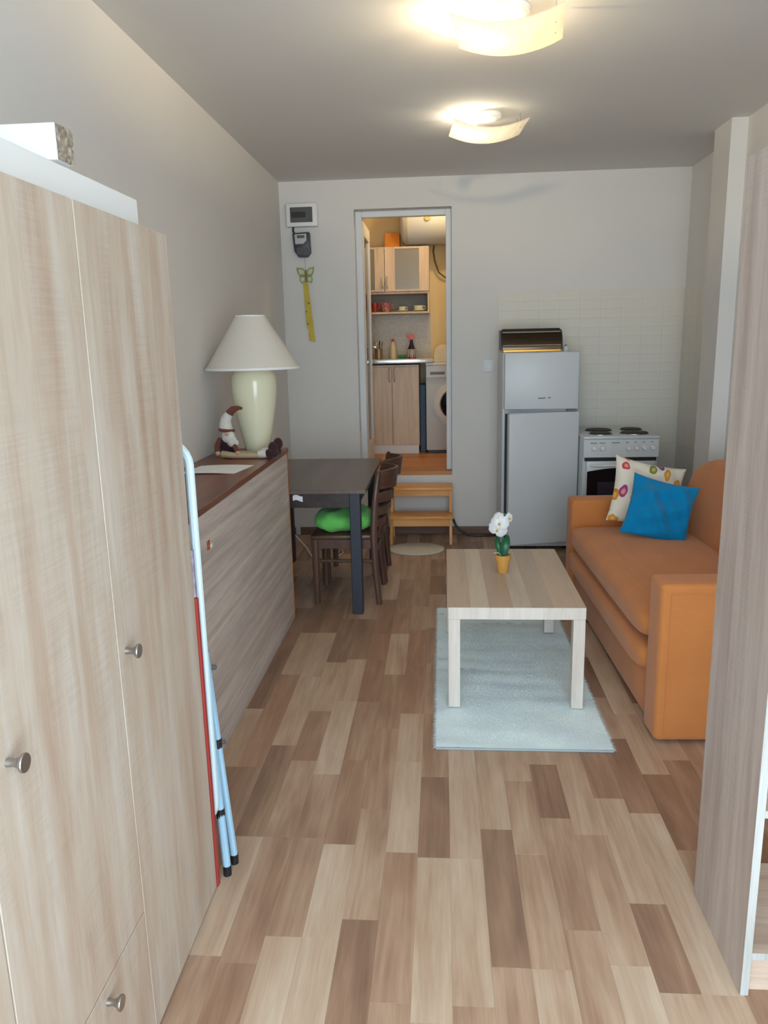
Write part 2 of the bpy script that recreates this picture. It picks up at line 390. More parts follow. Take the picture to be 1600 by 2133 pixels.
tones = [(-2, 2.3, .78, 0), (-1, 2.2, .20, .2), (0, 2.3, .74, .1), (1, 2.4, .66, 0), (2, 1.9, .52, .2), (2, 2.2, .52, .2), (3, 2.4, .22, .3), (3, 2.0, .42, .2),
         (2, 2.6, .72, 0), (3, 2.7, .62, .1), (4, 1.9, .62, .2), (4, 2.4, .6, .2), (1, 1.9, .30, 0), (0, 1.8, .78, 0), (-1, 1.8, .76, 0), (-2, 1.8, .52, .4),
         (-3, 2.0, .56, 0), (-3, 1.5, .22, .1), (-4, 1.9, .82, 0), (-4, 2.3, .36, .3), (-4, 2.8, .38, .2), (-5, 1.9, .40, .1), (-5, 2.3, .46, .1), (-5, 2.7, .78, 0),
         (-5, 3.2, .68, .2), (-6, 2.3, .5, .1), (-6, 2.7, .40, .4), (-6, 3.2, .66, 0), (-4, 1.5, .82, 0), (-5, 1.5, .84, 0), (-6, 1.4, .42, .4), (-6, 1.9, .42, .3),
         (-7, 2.4, .26, 0), (-7, 3.0, .7, 0), (-8, 2.9, .4, .7), (-8, 3.5, .62, 0), (-9, 3.4, .16, .2), (-9, 2.7, .55, 0), (-3, 3.5, .66, 0), (-3, 3.0, .36, .2),
         (-4, 3.2, .34, .8), (-4, 3.6, .30, .9), (-2, 3.1, .40, .8), (-2, 3.6, .44, .8), (-2, 2.7, .68, 0), (-5, 3.7, .34, .1), (5, 1.7, .24, .2), (5, 2.1, .64, .1),
         (4, 1.4, .92, 0), (5, 1.4, .72, .2), (6, 1.9, .82, 0), (6, 2.5, .28, .4), (7, 2.3, .18, .5), (7, 2.7, .66, .1), (6, 1.3, .72, .2), (1, 1.4, .55, .2), (2, 1.4, .72, .2), (3, 1.5, .56, .2),
         (-7, 1.8, .74, 0), (-8, 1.8, .40, 0), (-8, 2.3, .34, .1), (7, 1.85, .5, .1), (-6, 3.7, .3, .1), (-7, 3.55, .62, .1), (-3, 2.5, .48, .3), (-1, 3.6, .45, .6), (-1, 3.15, .6, .2), (0, 1.3, .55, .2), (-1, 1.3, .6, .1), (-2, 1.3, .5, .3)]
planks = []
rp = random.Random(11)
for k in range(-13, 19):
    xa, xb = max(X0+k*SW, XL), min(X0+(k+1)*SW, XR)
    if xb-xa < .01: continue
    e = list(ends.get(k, []))
    if not e: e = [1.2+rp.random()*.5]
    y = e[0]
    while y > YF: y -= rp.uniform(.38, .62); e.insert(0, max(y, YF))
    y = e[-1]
    while y < YB: y += rp.uniform(.34, .58); e.append(min(y, YB))
    e = sorted(set(round(q, 4) for q in e))
    if e[-1]-e[-2] < .08: e.pop(-2)
    for a, b in zip(e[:-1], e[1:]):
        tone = rp.choice([.2, .3, .42, .5, .55, .62, .7, .78]); red = rp.choice([0, 0, .1, .3, .6])
        for (kk, ym, t_, r_) in tones:
            if kk == k and a < ym < b: tone, red = t_, r_
        q = [project((x, y_, 0)) for x, y_ in ((xa, a), (xb, a), (xb, b), (xa, b))]
        area = 0
        if all(q):
            ar = abs(sum(q[i][0]*q[(i+1) % 4][1]-q[(i+1) % 4][0]*q[i][1] for i in range(4)))/2
            cx, cyy = sum(p[0] for p in q)/4, sum(p[1] for p in q)/4
            hid = xa < -.9 or (xa > .85) or (xa < -.70 and b < 1.85) or (xa > .75 and a > 2.7) or a < 1.0
            if 0 < cx < 1600 and cyy < 2250 and not hid: area = ar
        planks.append((area, xa, xb, a, b, tone, rp.random(), red))
planks.sort(key=lambda p: -p[0])
M_plank, M_plankf = plank_mat('laminate_strip', False), plank_mat('laminate_strip_field', True)
cache = {}
rest = []
for i, (area, xa, xb, a, b, tone, seed, red) in enumerate(planks):
    if i < 298 and area > 0:
        key = (round(xb-xa, 4), round(b-a, 3))
        if key not in cache:
            w, l = (xb-xa)/2-.0001, (b-a)/2-.0001
            cache[key] = G().box(-w, w, -l, l, -.006, 0, .0002).mesh('plank', M_plank, 0)
        o = bpy.data.objects.new('plank', cache[key]); COL.objects.link(o); o.parent = floor
        o.location = ((xa+xb)/2, (a+b)/2, rp.uniform(-.00015, .00015)); o.color = (tone, seed, red, 1)
    else: rest.append((xa, xb, a, b, tone, seed, red))
g = G()
for xa, xb, a, b, *_ in rest: g.box(xa+.0001, xb-.0001, a+.0001, b-.0001, -.006, 0)
me = bpy.data.meshes.new('plank_field'); me.from_pydata(g.v, [], g.f); me.materials.append(M_plankf)
at = me.attributes.new('plank_tone', 'FLOAT_COLOR', 'POINT')
for i, r_ in enumerate(rest):
    for k in range(8): at.data[i*8+k].color = (r_[4], r_[5], r_[6], 1)
o = bpy.data.objects.new('plank_field', me); COL.objects.link(o); o.parent = floor; o['kind'] = 'stuff'
# ceiling and walls
struct('ceiling', G().box(XL-.15, XR+.25, YF-.15, YB+.15, ZC, ZC+.12), M_ceil)
struct('wall_left', G().box(XL-.15, XL, YF-.15, YB+.15, -.1, ZC), M_wall)
g = G(); g.box(1.69, 2.0, YF-.15, 4.73, -.1, ZC); g.box(1.60, 2.0, 4.73, 5.0, -.1, ZC); g.box(XR, 2.0, 5.0, YB+.15, -.1, ZC)
wall_right = struct('wall_right', g, M_wall)
DX0, DX1, DZ1 = -.637, .080, 2.458
g = G(); g.box(XL, DX0, YB, YB+.15, -.1, ZC); g.box(DX1, XR, YB, YB+.15, -.1, ZC); g.box(DX0, DX1, YB, YB+.15, DZ1, ZC); g.box(DX0, DX1, YB, YB+.15, -.1, KZ-.03)
wall_back = struct('wall_back', g, M_wall)
# front wall with the open door the daylight comes through (behind the camera)
g = G(); g.box(XL, -1.0, YF-.15, YF, -.1, ZC); g.box(1.4, 1.69, YF-.15, YF, -.1, ZC); g.box(-1.0, 1.4, YF-.15, YF, 2.42, ZC); g.box(-1.0, 1.4, YF-.15, YF, -.1, .06)
struct('wall_front', g, M_wall)
g = G(); g.box(-1.0, -.95, YF-.12, YF-.02, .06, 2.42); g.box(1.35, 1.4, YF-.12, YF-.02, .06, 2.42); g.box(-.95, 1.35, YF-.12, YF-.02, 2.37, 2.42)
struct('door_1', g, M_trim)
# painted tiles on the back wall and its return
TW, TH = .150, .0665
tm = G().box(-TW/2+.0001, TW/2-.0001, -.004, 0, -TH/2+.0001, TH/2-.0001, .0006).mesh('wall_tile', M_tile, 0)
for r in range(19):
    for c in range(9):
        x = .425+TW*(c+.5); z = 1.842-TH*(r+.5)
        if x < .95 and z < 1.38: continue
        if .96 < x < 1.45 and z < .72: continue
        o = bpy.data.objects.new('wall_tile', tm); COL.objects.link(o); o.parent = wall_back; o.location = (x, YB, z)
tm2 = G().box(-.004, 0, -TW/2+.0001, TW/2-.0001, -TH/2+.0001, TH/2-.0001, .0006).mesh('wall_tile', M_tile, 0)
for r in range(17):
    for c in range(6):
        y = 5.972-TW*(c+.5); z = 1.842-TH*(r+.5)
        o = bpy.data.objects.new('wall_tile', tm2); COL.objects.link(o); o.parent = wall_right; o.location = (XR, y, z)
# skirting
g = G(); g.box(DX0-.5, .41, YB-.014, YB, 0, .062, .003); g.box(.41, XR-.004, YB-.014, YB-.004, 0, .062, .003); struct('baseboard_back', g, M_base)
struct('baseboard_left', G().box(XL, XL+.014, 4.1, YB-.014, 0, .062, .003), M_base)
# door frame of the kitchen opening
g = G(); g.box(DX0, DX0+.05, YB+.09, YB+.15, KZ, DZ1, .004); g.box(DX1-.042, DX1, YB+.09, YB+.15, KZ, DZ1, .004); g.box(DX0+.05, DX1-.042, YB+.09, YB+.15, DZ1-.045, DZ1, .004)
struct('trim_1', g, M_trim, 30)
# kitchen shell
struct('floor_kitchen', G().box(KXL, KXR, YB+.15, KYB, KZ-.1, KZ).box(DX0, DX1, YB+.004, YB+.15, KZ-.03, KZ), M_kfloor)
struct('wall_kitchen_back', G().box(KXL, KXR, KYB, KYB+.1, KZ-.1, KZC), M_kwall)
struct('wall_kitchen_left', G().box(KXL-.1, KXL, YB+.15, KYB+.1, KZ-.1, KZC), M_kwall)
struct('wall_kitchen_right', G().box(KXR, KXR+.1, YB+.15, KYB+.1, KZ-.1, KZC), M_kwall)
struct('wall_kitchen_front', G().box(KXL, KXR, YB+.14, YB+.15, ZC+.12, KZC), M_kwall)
struct('ceiling_kitchen', G().box(KXL-.1, KXR+.1, YB+.15, KYB+.1, KZC, KZC+.1), M_kwall)
# open glazed kitchen door, hinged on the left jamb
d0 = (DX0+.052, YB+.16, KZ+.008)
dr = bpy.data.objects.new('door_2', None); COL.objects.link(dr); dr.location = d0; dr.rotation_euler = (0, 0, math.radians(90.5)); dr['kind'] = 'structure'
DW, DH = .60, 1.89
g = G(); g.box(0, .075, 0, .036, 0, DH, .003); g.box(DW-.075, DW, 0, .036, 0, DH, .003); g.box(.075, DW-.075, 0, .036, DH-.10, DH, .003); g.box(.075, DW-.075, 0, .036, 0, .18, .003)
g.build('door_frame', M_trim, dr)
G().box(.075, DW-.075, .015, .020, .18, DH-.10).build('pane', M_clear, dr, 0)
G().cyl((DW-.035, -.035, .95), (DW-.035, .07, .95), .009).cyl((DW-.035, -.035, .95), (DW-.13, -.035, .95), .008).cyl((DW-.035, .07, .95), (DW-.13, .07, .95), .008).build('door_handle', M_steel, dr)
# ------------------------------------------------------------------ left wardrobe
WX, WY1, WH = -.64, 1.857, 1.757
L0 = (-.91, 1.15, 0)
t = thing('wardrobe', 'tall pale oak wardrobe with round metal knobs along the left wall', 'wardrobe', L0)
g = G(L0)
g.box(XL+.004, WX-.02, WY1-.018, WY1, .0, WH); g.box(XL+.004, WX-.02, .45, .468, 0, WH); g.box(XL+.004, WX-.02, .468, WY1-.018, WH-.018, WH)
g.box(XL+.004, WX-.02, .468, WY1-.018, .06, .078); g.box(XL+.004, XL+.012, .468, WY1-.018, .06, WH); g.box(WX-.05, WX-.034, .468, WY1-.018, 0, .06)
for y in (.914, 1.377): g.box(XL+.012, WX-.02, y, y+.016, .078, WH-.018)
g.build('carcass', M_oak, t, 30)
def knob(x, y, z, parent):
    g = G(L0); prof = [(0, 0), (.007, 0), (.0065, .006), (.006, .012), (.0095, .02), (.0145, .024), (.0150, .0275), (.0142, .029), (0, .029)]
    g.lathe(prof, (x, y, z), 24, axis=0); g.build('knob', M_steel, parent, label='brushed metal knob')
for y0, y1, z0, kn in ((.452, .918, .325, (.855, .905)), (.922, 1.383, .325, (.984, .909)), (1.387, WY1, .012, (1.421, .902))):
    d = G(L0).box(WX-.018, WX, y0, y1, z0, WH-.001, .0012).build('door', M_oak, t, 30)
    knob(WX, kn[0], kn[1], d)
for y0, y1, ky in ((.452, .918, .7), (.922, 1.383, 1.19)):
    d = G(L0).box(WX-.018, WX, y0, y1, .02, .321, .0012).build('drawer', M_oak, t, 30)
    knob(WX, ky, .285, d)
G(L0).box(WX-.05, WX-.02, WY1-.05, WY1-.019, 0, .012).build('foot', M_whitelam, t)
tag(G((-.93, 1.2, WH)).box(-1.16, -.70, .5, 1.85, WH, WH+.077, .002).build('white_shelf_board', M_whitelam, loc=(-.93, 1.2, WH)), 'long thick white board lying on top of the pale oak wardrobe', 'board')
zt = WH+.077
tag(G((-.82, 1.63, zt)).box(-.88, -.765, 1.60, 1.66, zt, zt+.030, .002).build('white_offcut', M_whitelam, loc=(-.82, 1.63, zt)), 'small flat white offcut lying under the chipboard block on the wardrobe', 'offcut')
c0 = (-.82, 1.61, zt+.031)
t = thing('chipboard_block', 'white faced block with rough chipboard end on top of the wardrobe', 'offcut', c0)
G(c0).box(-.866, -.75, 1.58, 1.645, zt+.031, zt+.099, .001).build('white_face', M_whitelam, t)
g = G(c0)
g.sheet(lambda u, v: (-.7495+.006*random.random(), 1.581+.063*u, zt+.032+.066*v), 10, 10); g.build('chipboard_end', M_chip, t)
c0 = (-1.0, 1.7, zt)
tag(G(c0).box(-1.13, -.870, 1.60, 1.82, zt, zt+.095, .003).build('cardboard_box', M_card, loc=c0), 'tan cardboard box at the photo edge on top of the wardrobe', 'box')
# ------------------------------------------------------------------ drying rack and red board beside the wardrobe
def rrect(x0, x1, z0, z1, r, y, n=6):
    P = []
    for cx, cz, a0 in ((x1-r, z1-r, 0), (x0+r, z1-r, 90), (x0+r, z0+r, 180), (x1-r, z0+r, 270)):
        for i in range(n+1):
            a = math.radians(a0+90*i/n); P.append((cx+r*math.cos(a), y, cz+r*math.sin(a)))
    return P
r0 = (-.85, 1.96, 0)
t = thing('drying_rack', 'folded pale blue metal clothes drying rack standing beside the wardrobe', 'drying rack', r0)
G(r0).tube(rrect(-1.12, -.646, .178, 1.262, .06, 1.916), .0118, 10, True).build('outer_frame', M_ltblue, t)
G(r0).tube(rrect(-1.10, -.676, .30, 1.205, .03, 1.942), .006, 8, True).build('inner_frame', M_ltblue, t)
for i in range(6):
    x = -1.06+i*.07; G(r0).cyl((x, 1.942, .306), (x, 1.942, 1.199), .0028, seg=6).build('wire', M_ltblue, t)
for (x, y, x2, y2) in ((-.627, 1.922, -.672, 1.978), (-.620, 1.974, -.668, 1.990)):
    l = G(r0).tube([(x, y, .012), (x+(x2-x)*.5, y+(y2-y)*.5, .33), (x2, y2, .66)], .0115, 10).build('leg', M_blueleg, t)
    G(r0).cyl((x-.0006, y, 0), (x, y, .03), .0122, seg=12).build('end_cap', M_dark, l)
    z = .385 if y > 1.95 else .19
    f = z/.66
    G(r0).cyl((x+(x2-x)*f, y+(y2-y)*f, z-.014), (x+(x2-x)*f, y+(y2-y)*f, z+.014), .0125, seg=12).build('joint', M_dark, l)
b0 = (-.87, 1.877, 0)
t = thing('red_panel', 'thin red panel squeezed between the wardrobe side and the drying rack', 'panel', b0)
G(b0).box(-1.12, -.638, 1.866, 1.886, 0, .86, .003).build('panel_board', M_red, t)
G(b0).box(-1.12, -.640, 1.866, 1.884, .861, .99, .003).build('patterned_top', plain('patterned_cover', S(150, 140, 158), .8, var=.45, vs=40), t, label='mottled lilac top strip')
# ------------------------------------------------------------------ long low cabinet
CX, CY0, CY1, CZ = -.83, 2.05, 4.075, .957
c0 = (-1.0, 3.1, 0)
t = thing('low_cabinet', 'long low cabinet with red brown top and grey brown grained front', 'cabinet', c0)
G(c0).box(XL+.004, CX+.004, CY0, CY1+.012, CZ-.026, CZ, .002).build('top', M_mahog, t)
G(c0).box(CX-.018, CX, CY0, CY1-.02, .0, CZ-.027, .001).build('front_panel', M_front, t)
G(c0).box(XL+.004, CX+.002, CY1-.019, CY1, 0, CZ-.027, .002).build('end_panel', M_orangewood, t)
G(c0).box(XL+.004, CX-.019, CY0, CY0+.018, 0, CZ-.027).build('end_panel', M_front, t)
G(c0).box(XL+.004, XL+.012, CY0+.018, CY1-.02, 0, CZ-.027).build('back_panel', M_front, t)
s_ = G(c0).sheet(lambda u, v: (CX+.0012, 2.583+.032*u, .792+.034*v), 1, 1, .001).build('sticker', plain('sticker_print', S(178, 96, 56), .6, var=.75, vs=110), t, 0, label='small red and yellow sticker')
G(c0).sheet(lambda u, v: (CX+.0012, 2.622+.022*u, .792+.014*v), 1, 1, .001).build('sticker', M_paper, t, 0, label='small white sticker')
for y, z in ((2.54, .37), (2.585, .05)): G(c0).cyl((CX, y, z), (CX+.016, y, z), .009, .008, 14).build('pull', M_grey, t)
# table lamp
l0 = (-.948, 3.90, CZ)
t = thing('table_lamp', 'cream ceramic table lamp with wide conical white shade', 'lamp', l0)
G().lathe([(0, 0), (.058, 0), (.062, .008), (.066, .04), (.080, .11), (.095, .19), (.107, .26), (.114, .32), (.115, .36), (.110, .395), (.096, .42), (.07, .435), (.03, .44), (0, .44)], seg=48).build('ceramic_base', M_cream, t, 60)
G().cyl((0, 0, .439), (0, 0, .48), .018).build('socket', M_brass, t)
G().ball((0, 0, .53), .03, 16, 10).cyl((0, 0, .478), (0, 0, .505), .014).build('bulb', M_whitelam, t)
sh = G().lathe([(.236, .428), (.072, .685)], seg=64).build('lamp_shade', M_shade, t)
G().lathe([(.2365, .424), (.238, .426), (.238, .436), (.2345, .436), (.2345, .424), (.2365, .424)], seg=64).build('rim', M_whitelam, sh)
G().lathe([(.0705, .680), (.074, .680), (.074, .688), (.0705, .688), (.0705, .680)], seg=48).build('top_rim', M_whitelam, sh)
g = G()
for a in range(3): g.cyl((0, 0, .66), (.072*math.cos(a*2.094), .072*math.sin(a*2.094), .68), .0015, seg=6)
g.cyl((0, 0, .558), (0, 0, .662), .0025, seg=6); g.build('shade_carrier', M_brass, t)
# gnome plush
M_gd = cloth('dark_felt', S(48, 32, 44), 900); M_gb = cloth('brown_felt', S(112, 66, 56), 900); M_gw = plain('white_fleece', S(216, 214, 206), .98, var=.08, vs=60, bump=.6, bs=160)
M_gs = cloth('beige_felt', S(190, 170, 138), 900); M_gboot = cloth('dark_brown_felt', S(56, 34, 38), 900); M_skin = plain('doll_skin', S(206, 160, 136), .8)
n0 = (-1.06, 3.74, CZ)
t = thing('gnome_plush', 'small plush gnome with long legs sitting before the lamp base', 'toy', n0)
G().ball((0, 0, .06), (.042, .036, .059), 20, 12).build('body', M_gd, t)
h = G().tube([(.0, 0, .135), (-.004, 0, .165), (.002, 0, .195), (.02, 0, .218)], [.034, .031, .026, .021], 16).build('hat', M_gw, t)
G().tube([(.018, 0, .216), (.04, 0, .238), (.066, 0, .245), (.085, 0, .242)], [.0215, .018, .011, .006], 14).build('hat_tip', M_gb, h)
G().tube([(.034*math.cos(a*.524)+.001, .034*math.sin(a*.524), .137-.004*math.cos(a*.524)) for a in range(12)], .0085, 8, True).build('hat_brim', M_gb, h)
g = G(); rb = random.Random(3)
g.ball((.012, -.018, .105), (.034, .026, .036), 16, 10); g.ball((.03, -.026, .085), (.026, .02, .03), 14, 8); g.ball((.044, -.022, .075), (.020, .016, .02), 12, 8); g.build('beard', M_gw, t)
G().ball((.012, -.045, .122), .010, 12, 8).build('nose', M_skin, t)
for s in (-1, 1):
    a_ = G().tube([(.03*s, -.01, .095), (.045*s, -.03, .06), (.05*s+.01, -.045, .035)], [.014, .013, .012], 12).build('arm', M_gb, t)
    G().ball((.05*s+.012, -.048, .027), .013, 12, 8).build('hand', M_skin, a_)
for s, dy in ((0, -.045), (1, .02)):
    l = G().tube([(-.02, dy*.6, .0215), (.04, dy, .0165), (.12, dy, .014), (.175, dy, .014)], [.018, .015, .013, .013], 12).build('leg', M_gs, t)
    G().tube([(.165, dy, .020), (.185, dy, .0235), (.205, dy, .0225)], [.018, .022, .02], 12).build('cuff', M_gw, l)
    G().ball((.232, dy-.004, .026), (.036, .026, .025), 16, 10).ball((.238+.012*s, dy, .052+.012*s), (.024, .02, .03), 14, 8).build('boot', M_gboot, l)
# brochure
p0 = (-1.0, 3.36, CZ)
t = thing('brochure', 'folded white paper sheet lying on the red brown cabinet top', 'paper', p0)
g = G(); g.sheet(lambda u, v: (-.15+.25*u+.035*v, -.115+.23*v, .0012+.004*math.sin(u*3.1)), 12, 2, .0008); g.build('sheet', M_paper, t)
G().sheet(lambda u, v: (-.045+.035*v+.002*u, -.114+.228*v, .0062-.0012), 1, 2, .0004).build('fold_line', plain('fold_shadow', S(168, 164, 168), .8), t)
# ------------------------------------------------------------------ dining table and chairs
TX0, TX1, TY0, TY1, TZ = -1.13, -.414, 4.092, 5.25, .722
q0 = (-.77, 4.67, 0)
t = thing('dining_table', 'dark brown dining table with square legs behind the low cabinet', 'table', q0)
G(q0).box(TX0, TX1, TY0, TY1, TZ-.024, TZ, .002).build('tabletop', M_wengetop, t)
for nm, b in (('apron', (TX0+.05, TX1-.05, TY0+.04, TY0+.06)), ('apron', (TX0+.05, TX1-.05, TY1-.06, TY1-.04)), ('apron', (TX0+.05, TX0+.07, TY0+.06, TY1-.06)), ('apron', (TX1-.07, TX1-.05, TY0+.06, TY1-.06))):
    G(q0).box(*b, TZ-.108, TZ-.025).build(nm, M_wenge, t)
for x in (TX0+.034, TX1-.094):
    for y in (TY0+.022, TY1-.082): G(q0).box(x, x+.06, y, y+.06, 0, TZ-.025, .003).build('leg', M_wengeleg, t)
k0 = (-.79, TY0+.03, .64)
g = G(k0); g.sheet(lambda u, v: (-.822+.055*u, TY0+.034-.004*math.sin(v*3), .655+.018*math.sin(u*5)*.3+.03*v), 8, 4, .002)
tag(g.build('white_tag', M_paper, loc=k0), 'white paper tag hanging at the dark table apron beside the cabinet', 'tag')
def chair(label):
    t = thing('dining_chair', label, 'chair', (-.56, 4.48, 0), 0, 'walnut chairs pulled up to the dark table')
    G().prism([(-.20, -.205), (.185, -.19), (.185, .19), (-.20, .205)], 2, .392, .418, .008, 2).build('seat', M_chairh, t)
    for s in (-1, 1):
        G().tube([(-.178, .178*s, 0), (-.178, .18*s, .392)], [.017, .022], 8).build('leg', M_chair, t)
        G().tube([(.19, .19*s, 0), (.172, .19*s, .22), (.165, .19*s, .42), (.178, .19*s, .62), (.200, .19*s, .775), (.204, .19*s, .788)], [.017, .020, .021, .019, .016, .008], 10).build('rear_leg', M_chair, t)
        G().box(-.17, .17, .178*s-.009, .178*s+.009, .335, .391, .002).build('seat_rail', M_chair, t)
        G().cyl((-.175, .179*s, .262), (.172, .188*s, .262), .011, seg=10).build('stretcher', M_chair, t)
    G().box(-.188, -.17, -.165, .165, .335, .391, .002).build('seat_rail', M_chairh, t)
    G().box(.155, .172, -.17, .17, .335, .391, .002).build('seat_rail', M_chairh, t)
    G().cyl((.17, -.18, .30), (.17, .18, .30), .011, seg=10).build('stretcher', M_chairh, t)
    def bx(z): return .165 + (.013*(z-.42)/.2 if z < .62 else .013+.027*(z-.62)/.2)
    for z0, z1, bow in ((.680, .782, .105), (.600, .648, .085), (.522, .566, .07), (.456, .492, .055)):
        def fn(u, v, z0=z0, z1=z1, bow=bow):
            y = -.178+.356*u; z = z0+(z1-z0)*v+.010*math.sin(math.pi*u)*(v-.5)
            return (bx(z)+bow*math.sin(math.pi*u), y, z)
        G().sheet(fn, 16, 3, .016).build('back_slat', M_chairh, t)
    return t
ch = chair('dark walnut ladder back chair with bright green cushion on its seat')
ch2 = copy_tree(ch, (-.555, 4.905, 0), None, 'dark walnut ladder back chair without cushion, nearer the back wall')
def pillow(w, h, th, nu=26, nv=26, wr=.0, seed=1, pinch=.10):
    r = random.Random(seed); ph = [r.uniform(0, 6.28) for _ in range(8)]
    g = G()
    def f(sgn):
        def fn(u, v):
            a, b = 2*u-1, 2*v-1
            px_ = a*(1-pinch*(1-b*b)*abs(a)**2); pz_ = b*(1-pinch*(1-a*a)*abs(b)**2)
            e = max(0, (1-a*a))**.55*max(0, (1-b*b))**.55
            d = e*th*.5
            wk = wr*e*(math.sin(5*a+3*b+ph[0])+.7*math.sin(8*b-4*a+ph[1])+.5*math.sin(11*a+7*b+ph[2]))
            return (px_*w/2, sgn*(d+.0015)+wk*(1 if sgn < 0 else .4), pz_*h/2)
        return fn
    g.sheet(f(-1), nu, nv); g.sheet(lambda u, v: f(1)(1-u, v), nu, nv)
    n = (nu+1)*(nv+1)
    ring = [(i, 0) for i in range(nu)]+[(nu, j) for j in range(nv)]+[(i, nv) for i in range(nu, 0, -1)]+[(0, j) for j in range(nv, 0, -1)]
    for k in range(len(ring)):
        (i, j), (i2, j2) = ring[k], ring[(k+1) % len(ring)]
        A, B = i*(nv+1)+j, i2*(nv+1)+j2; C_, D_ = n+(nu-i)*(nv+1)+j, n+(nu-i2)*(nv+1)+j2
        g.f.append((B, A, C_, D_))
    return g
w0 = (-.9, 5.0, 0)
tag(G(w0).tube([(-1.12, 5.6, .10), (-1.0, 5.45, .03), (-.92, 5.25, .006), (-.85, 5.18, .006), (-.78, 5.2, .006), (-.72, 5.4, .006), (-.8, 5.7, .006)], .0045, 8).build('white_cable', M_whitelam, loc=w0), 'thin white cable lying on the floor under the dark table', 'cable')
# ------------------------------------------------------------------ coffee table, orchid, rug, mats
x0, x1, y0, y1 = .021, .571, 2.962, 3.862
q0 = (.296, 3.412, .0155)
t = thing('coffee_table', 'square legged pale oak coffee table standing on the white rug', 'table', q0)
tt = G(q0).box(x0, x1, y0, y1, .400, .450, .0015).build('tabletop', M_tableleg, t)
# printed oak strips of the top
cols = [(.0, .093), (.093, .165), (.165, .262), (.262, .335), (.335, .425), (.425, .55)]
for i, (a, b) in enumerate(cols):
    c = [S(196, 174, 150), S(210, 192, 168), S(186, 162, 140), S(204, 186, 166), S(188, 168, 148), S(200, 176, 150)][i]
    dk = tuple(v*.86 for v in c[:3])+(1,); lt = tuple(min(1, v*1.10) for v in c[:3])+(1,)
    G(q0).box(x0+a+.0002, x0+b-.0002, y0+.002, y1-.002, .4498, .4504).build('oak_strip', wood('oak_strip_%d' % i, dk, c, lt, 1, 12, 2.5, .38, .2, .02), tt, 0)
for x in (x0, x1-.05):
    for y in (y0+.001, y1-.051): G(q0).box(x+.001, x+.049, y, y+.05, .0155, .3995, .0015).build('leg', M_tableleg, t)
# rug with pile
r0 = (.30, 3.42, 0)
RX0, RX1, RY0, RY1 = -.028, .628, 2.648, 4.20
t = thing('rug', 'shaggy white rug lying under the coffee table', 'rug', r0)
def rz(u, v): return .0085+.0015*math.sin(v*66+1.2*math.sin(u*3+v*11))*(.5+.5*math.sin(v*13+u*4+1))+.0012*math.sin(v*37+1.6*math.sin(u*5+2))+.0005*math.sin(u*60+v*30)
g = G(r0); g.sheet(lambda u, v: (RX0+(RX1-RX0)*u, RY0+(RY1-RY0)*v, rz(u, v)), 24, 150); g.build('pile_surface', M_pile, t, 80)
G(r0).box(RX0, RX1, RY0, RY1, .0005, .006).build('backing', M_rug, t)
G(r0).tube([(RX0, RY0-.002, .005), (RX1, RY0-.002, .005)], .0045, 8).build('binding', plain('grey_binding', S(160, 172, 176), .9), t, label='grey bound front edge')
rr = random.Random(21); vs = []; fs = []
def blade(x, y, z, dx, dy, h, w):
    a = rr.uniform(0, 3.14); wx, wy = math.cos(a)*w, math.sin(a)*w; b = len(vs)
    vs.extend([(x-wx-r0[0], y-wy-r0[1], z), (x+wx-r0[0], y+wy-r0[1], z), (x+dx-r0[0], y+dy-r0[1], z+h)]); fs.append((b, b+1, b+2))
for _ in range(30000):
    u, v = rr.random(), rr.random(); x, y = RX0+(RX1-RX0)*u, RY0+(RY1-RY0)*v
    if y > 3.9 and rr.random() < .5: continue
    s_ = math.sin(v*95+2*math.sin(u*4))
    blade(x, y, rz(u, v)-.001, rr.gauss(0, .003), rr.gauss(-.006*math.sin(v*68+1.5*math.sin(u*3)+v*v*9), .003), rr.uniform(.002, .0038), .0012)
for _ in range(5200):
    v = rr.random(); y = RY0+(RY1-RY0)*v; s_ = rr.choice((0, 1)); x = RX1 if s_ else RX0
    blade(x, y, .006, rr.uniform(.002, .018)*(1 if s_ else -1), rr.gauss(-.002, .004), rr.uniform(-.003, .002), .0011)
for _ in range(900):
    x = RX0+(RX1-RX0)*rr.random(); blade(x, RY0, .007, rr.gauss(0, .003), -rr.uniform(.0, .005), rr.uniform(-.001, .003), .0011)
me = bpy.data.meshes.new('pile_fibres'); me.from_pydata(vs, [], fs); me.materials.append(M_pile)
o = bpy.data.objects.new('pile_fibres', me); COL.objects.link(o); o.parent = t; o['kind'] = 'stuff'
# orchid
p0 = (.277, 3.45, .4505)
t = thing('potted_orchid', 'small white artificial orchid in ochre pot on the coffee table', 'plant', p0)
M_pot = plain('ochre_pot', S(204, 150, 76), .25, var=.04, spec=.6); M_leaf = plain('orchid_leaf', S(36, 96, 62), .35, var=.15, vs=20); M_petal = translucent('orchid_petal', S(244, 246, 248), .25)
G().lathe([(0, 0), (.024, 0), (.0255, .003), (.032, .062), (.0355, .062), (.037, .085), (.034, .086), (.031, .084), (.030, .072), (0, .072)], seg=36).build('pot', M_pot, t, 40)
G().ball((0, 0, .068), (.030, .030, .010), 16, 8).build('moss', plain('moss', S(60, 56, 40), .95, var=.4, vs=80), t)
g = G(); rr = random.Random(4)
for i in range(6):
    a = rr.uniform(0, 6.28); g.tube([(.01*math.cos(a), .01*math.sin(a), .078), (.025*math.cos(a), .025*math.sin(a), .09), (.042*math.cos(a+.3), .042*math.sin(a+.3), .088)], .0018, 6)
g.build('aerial_root', plain('pale_root', S(206, 200, 178), .8), t)
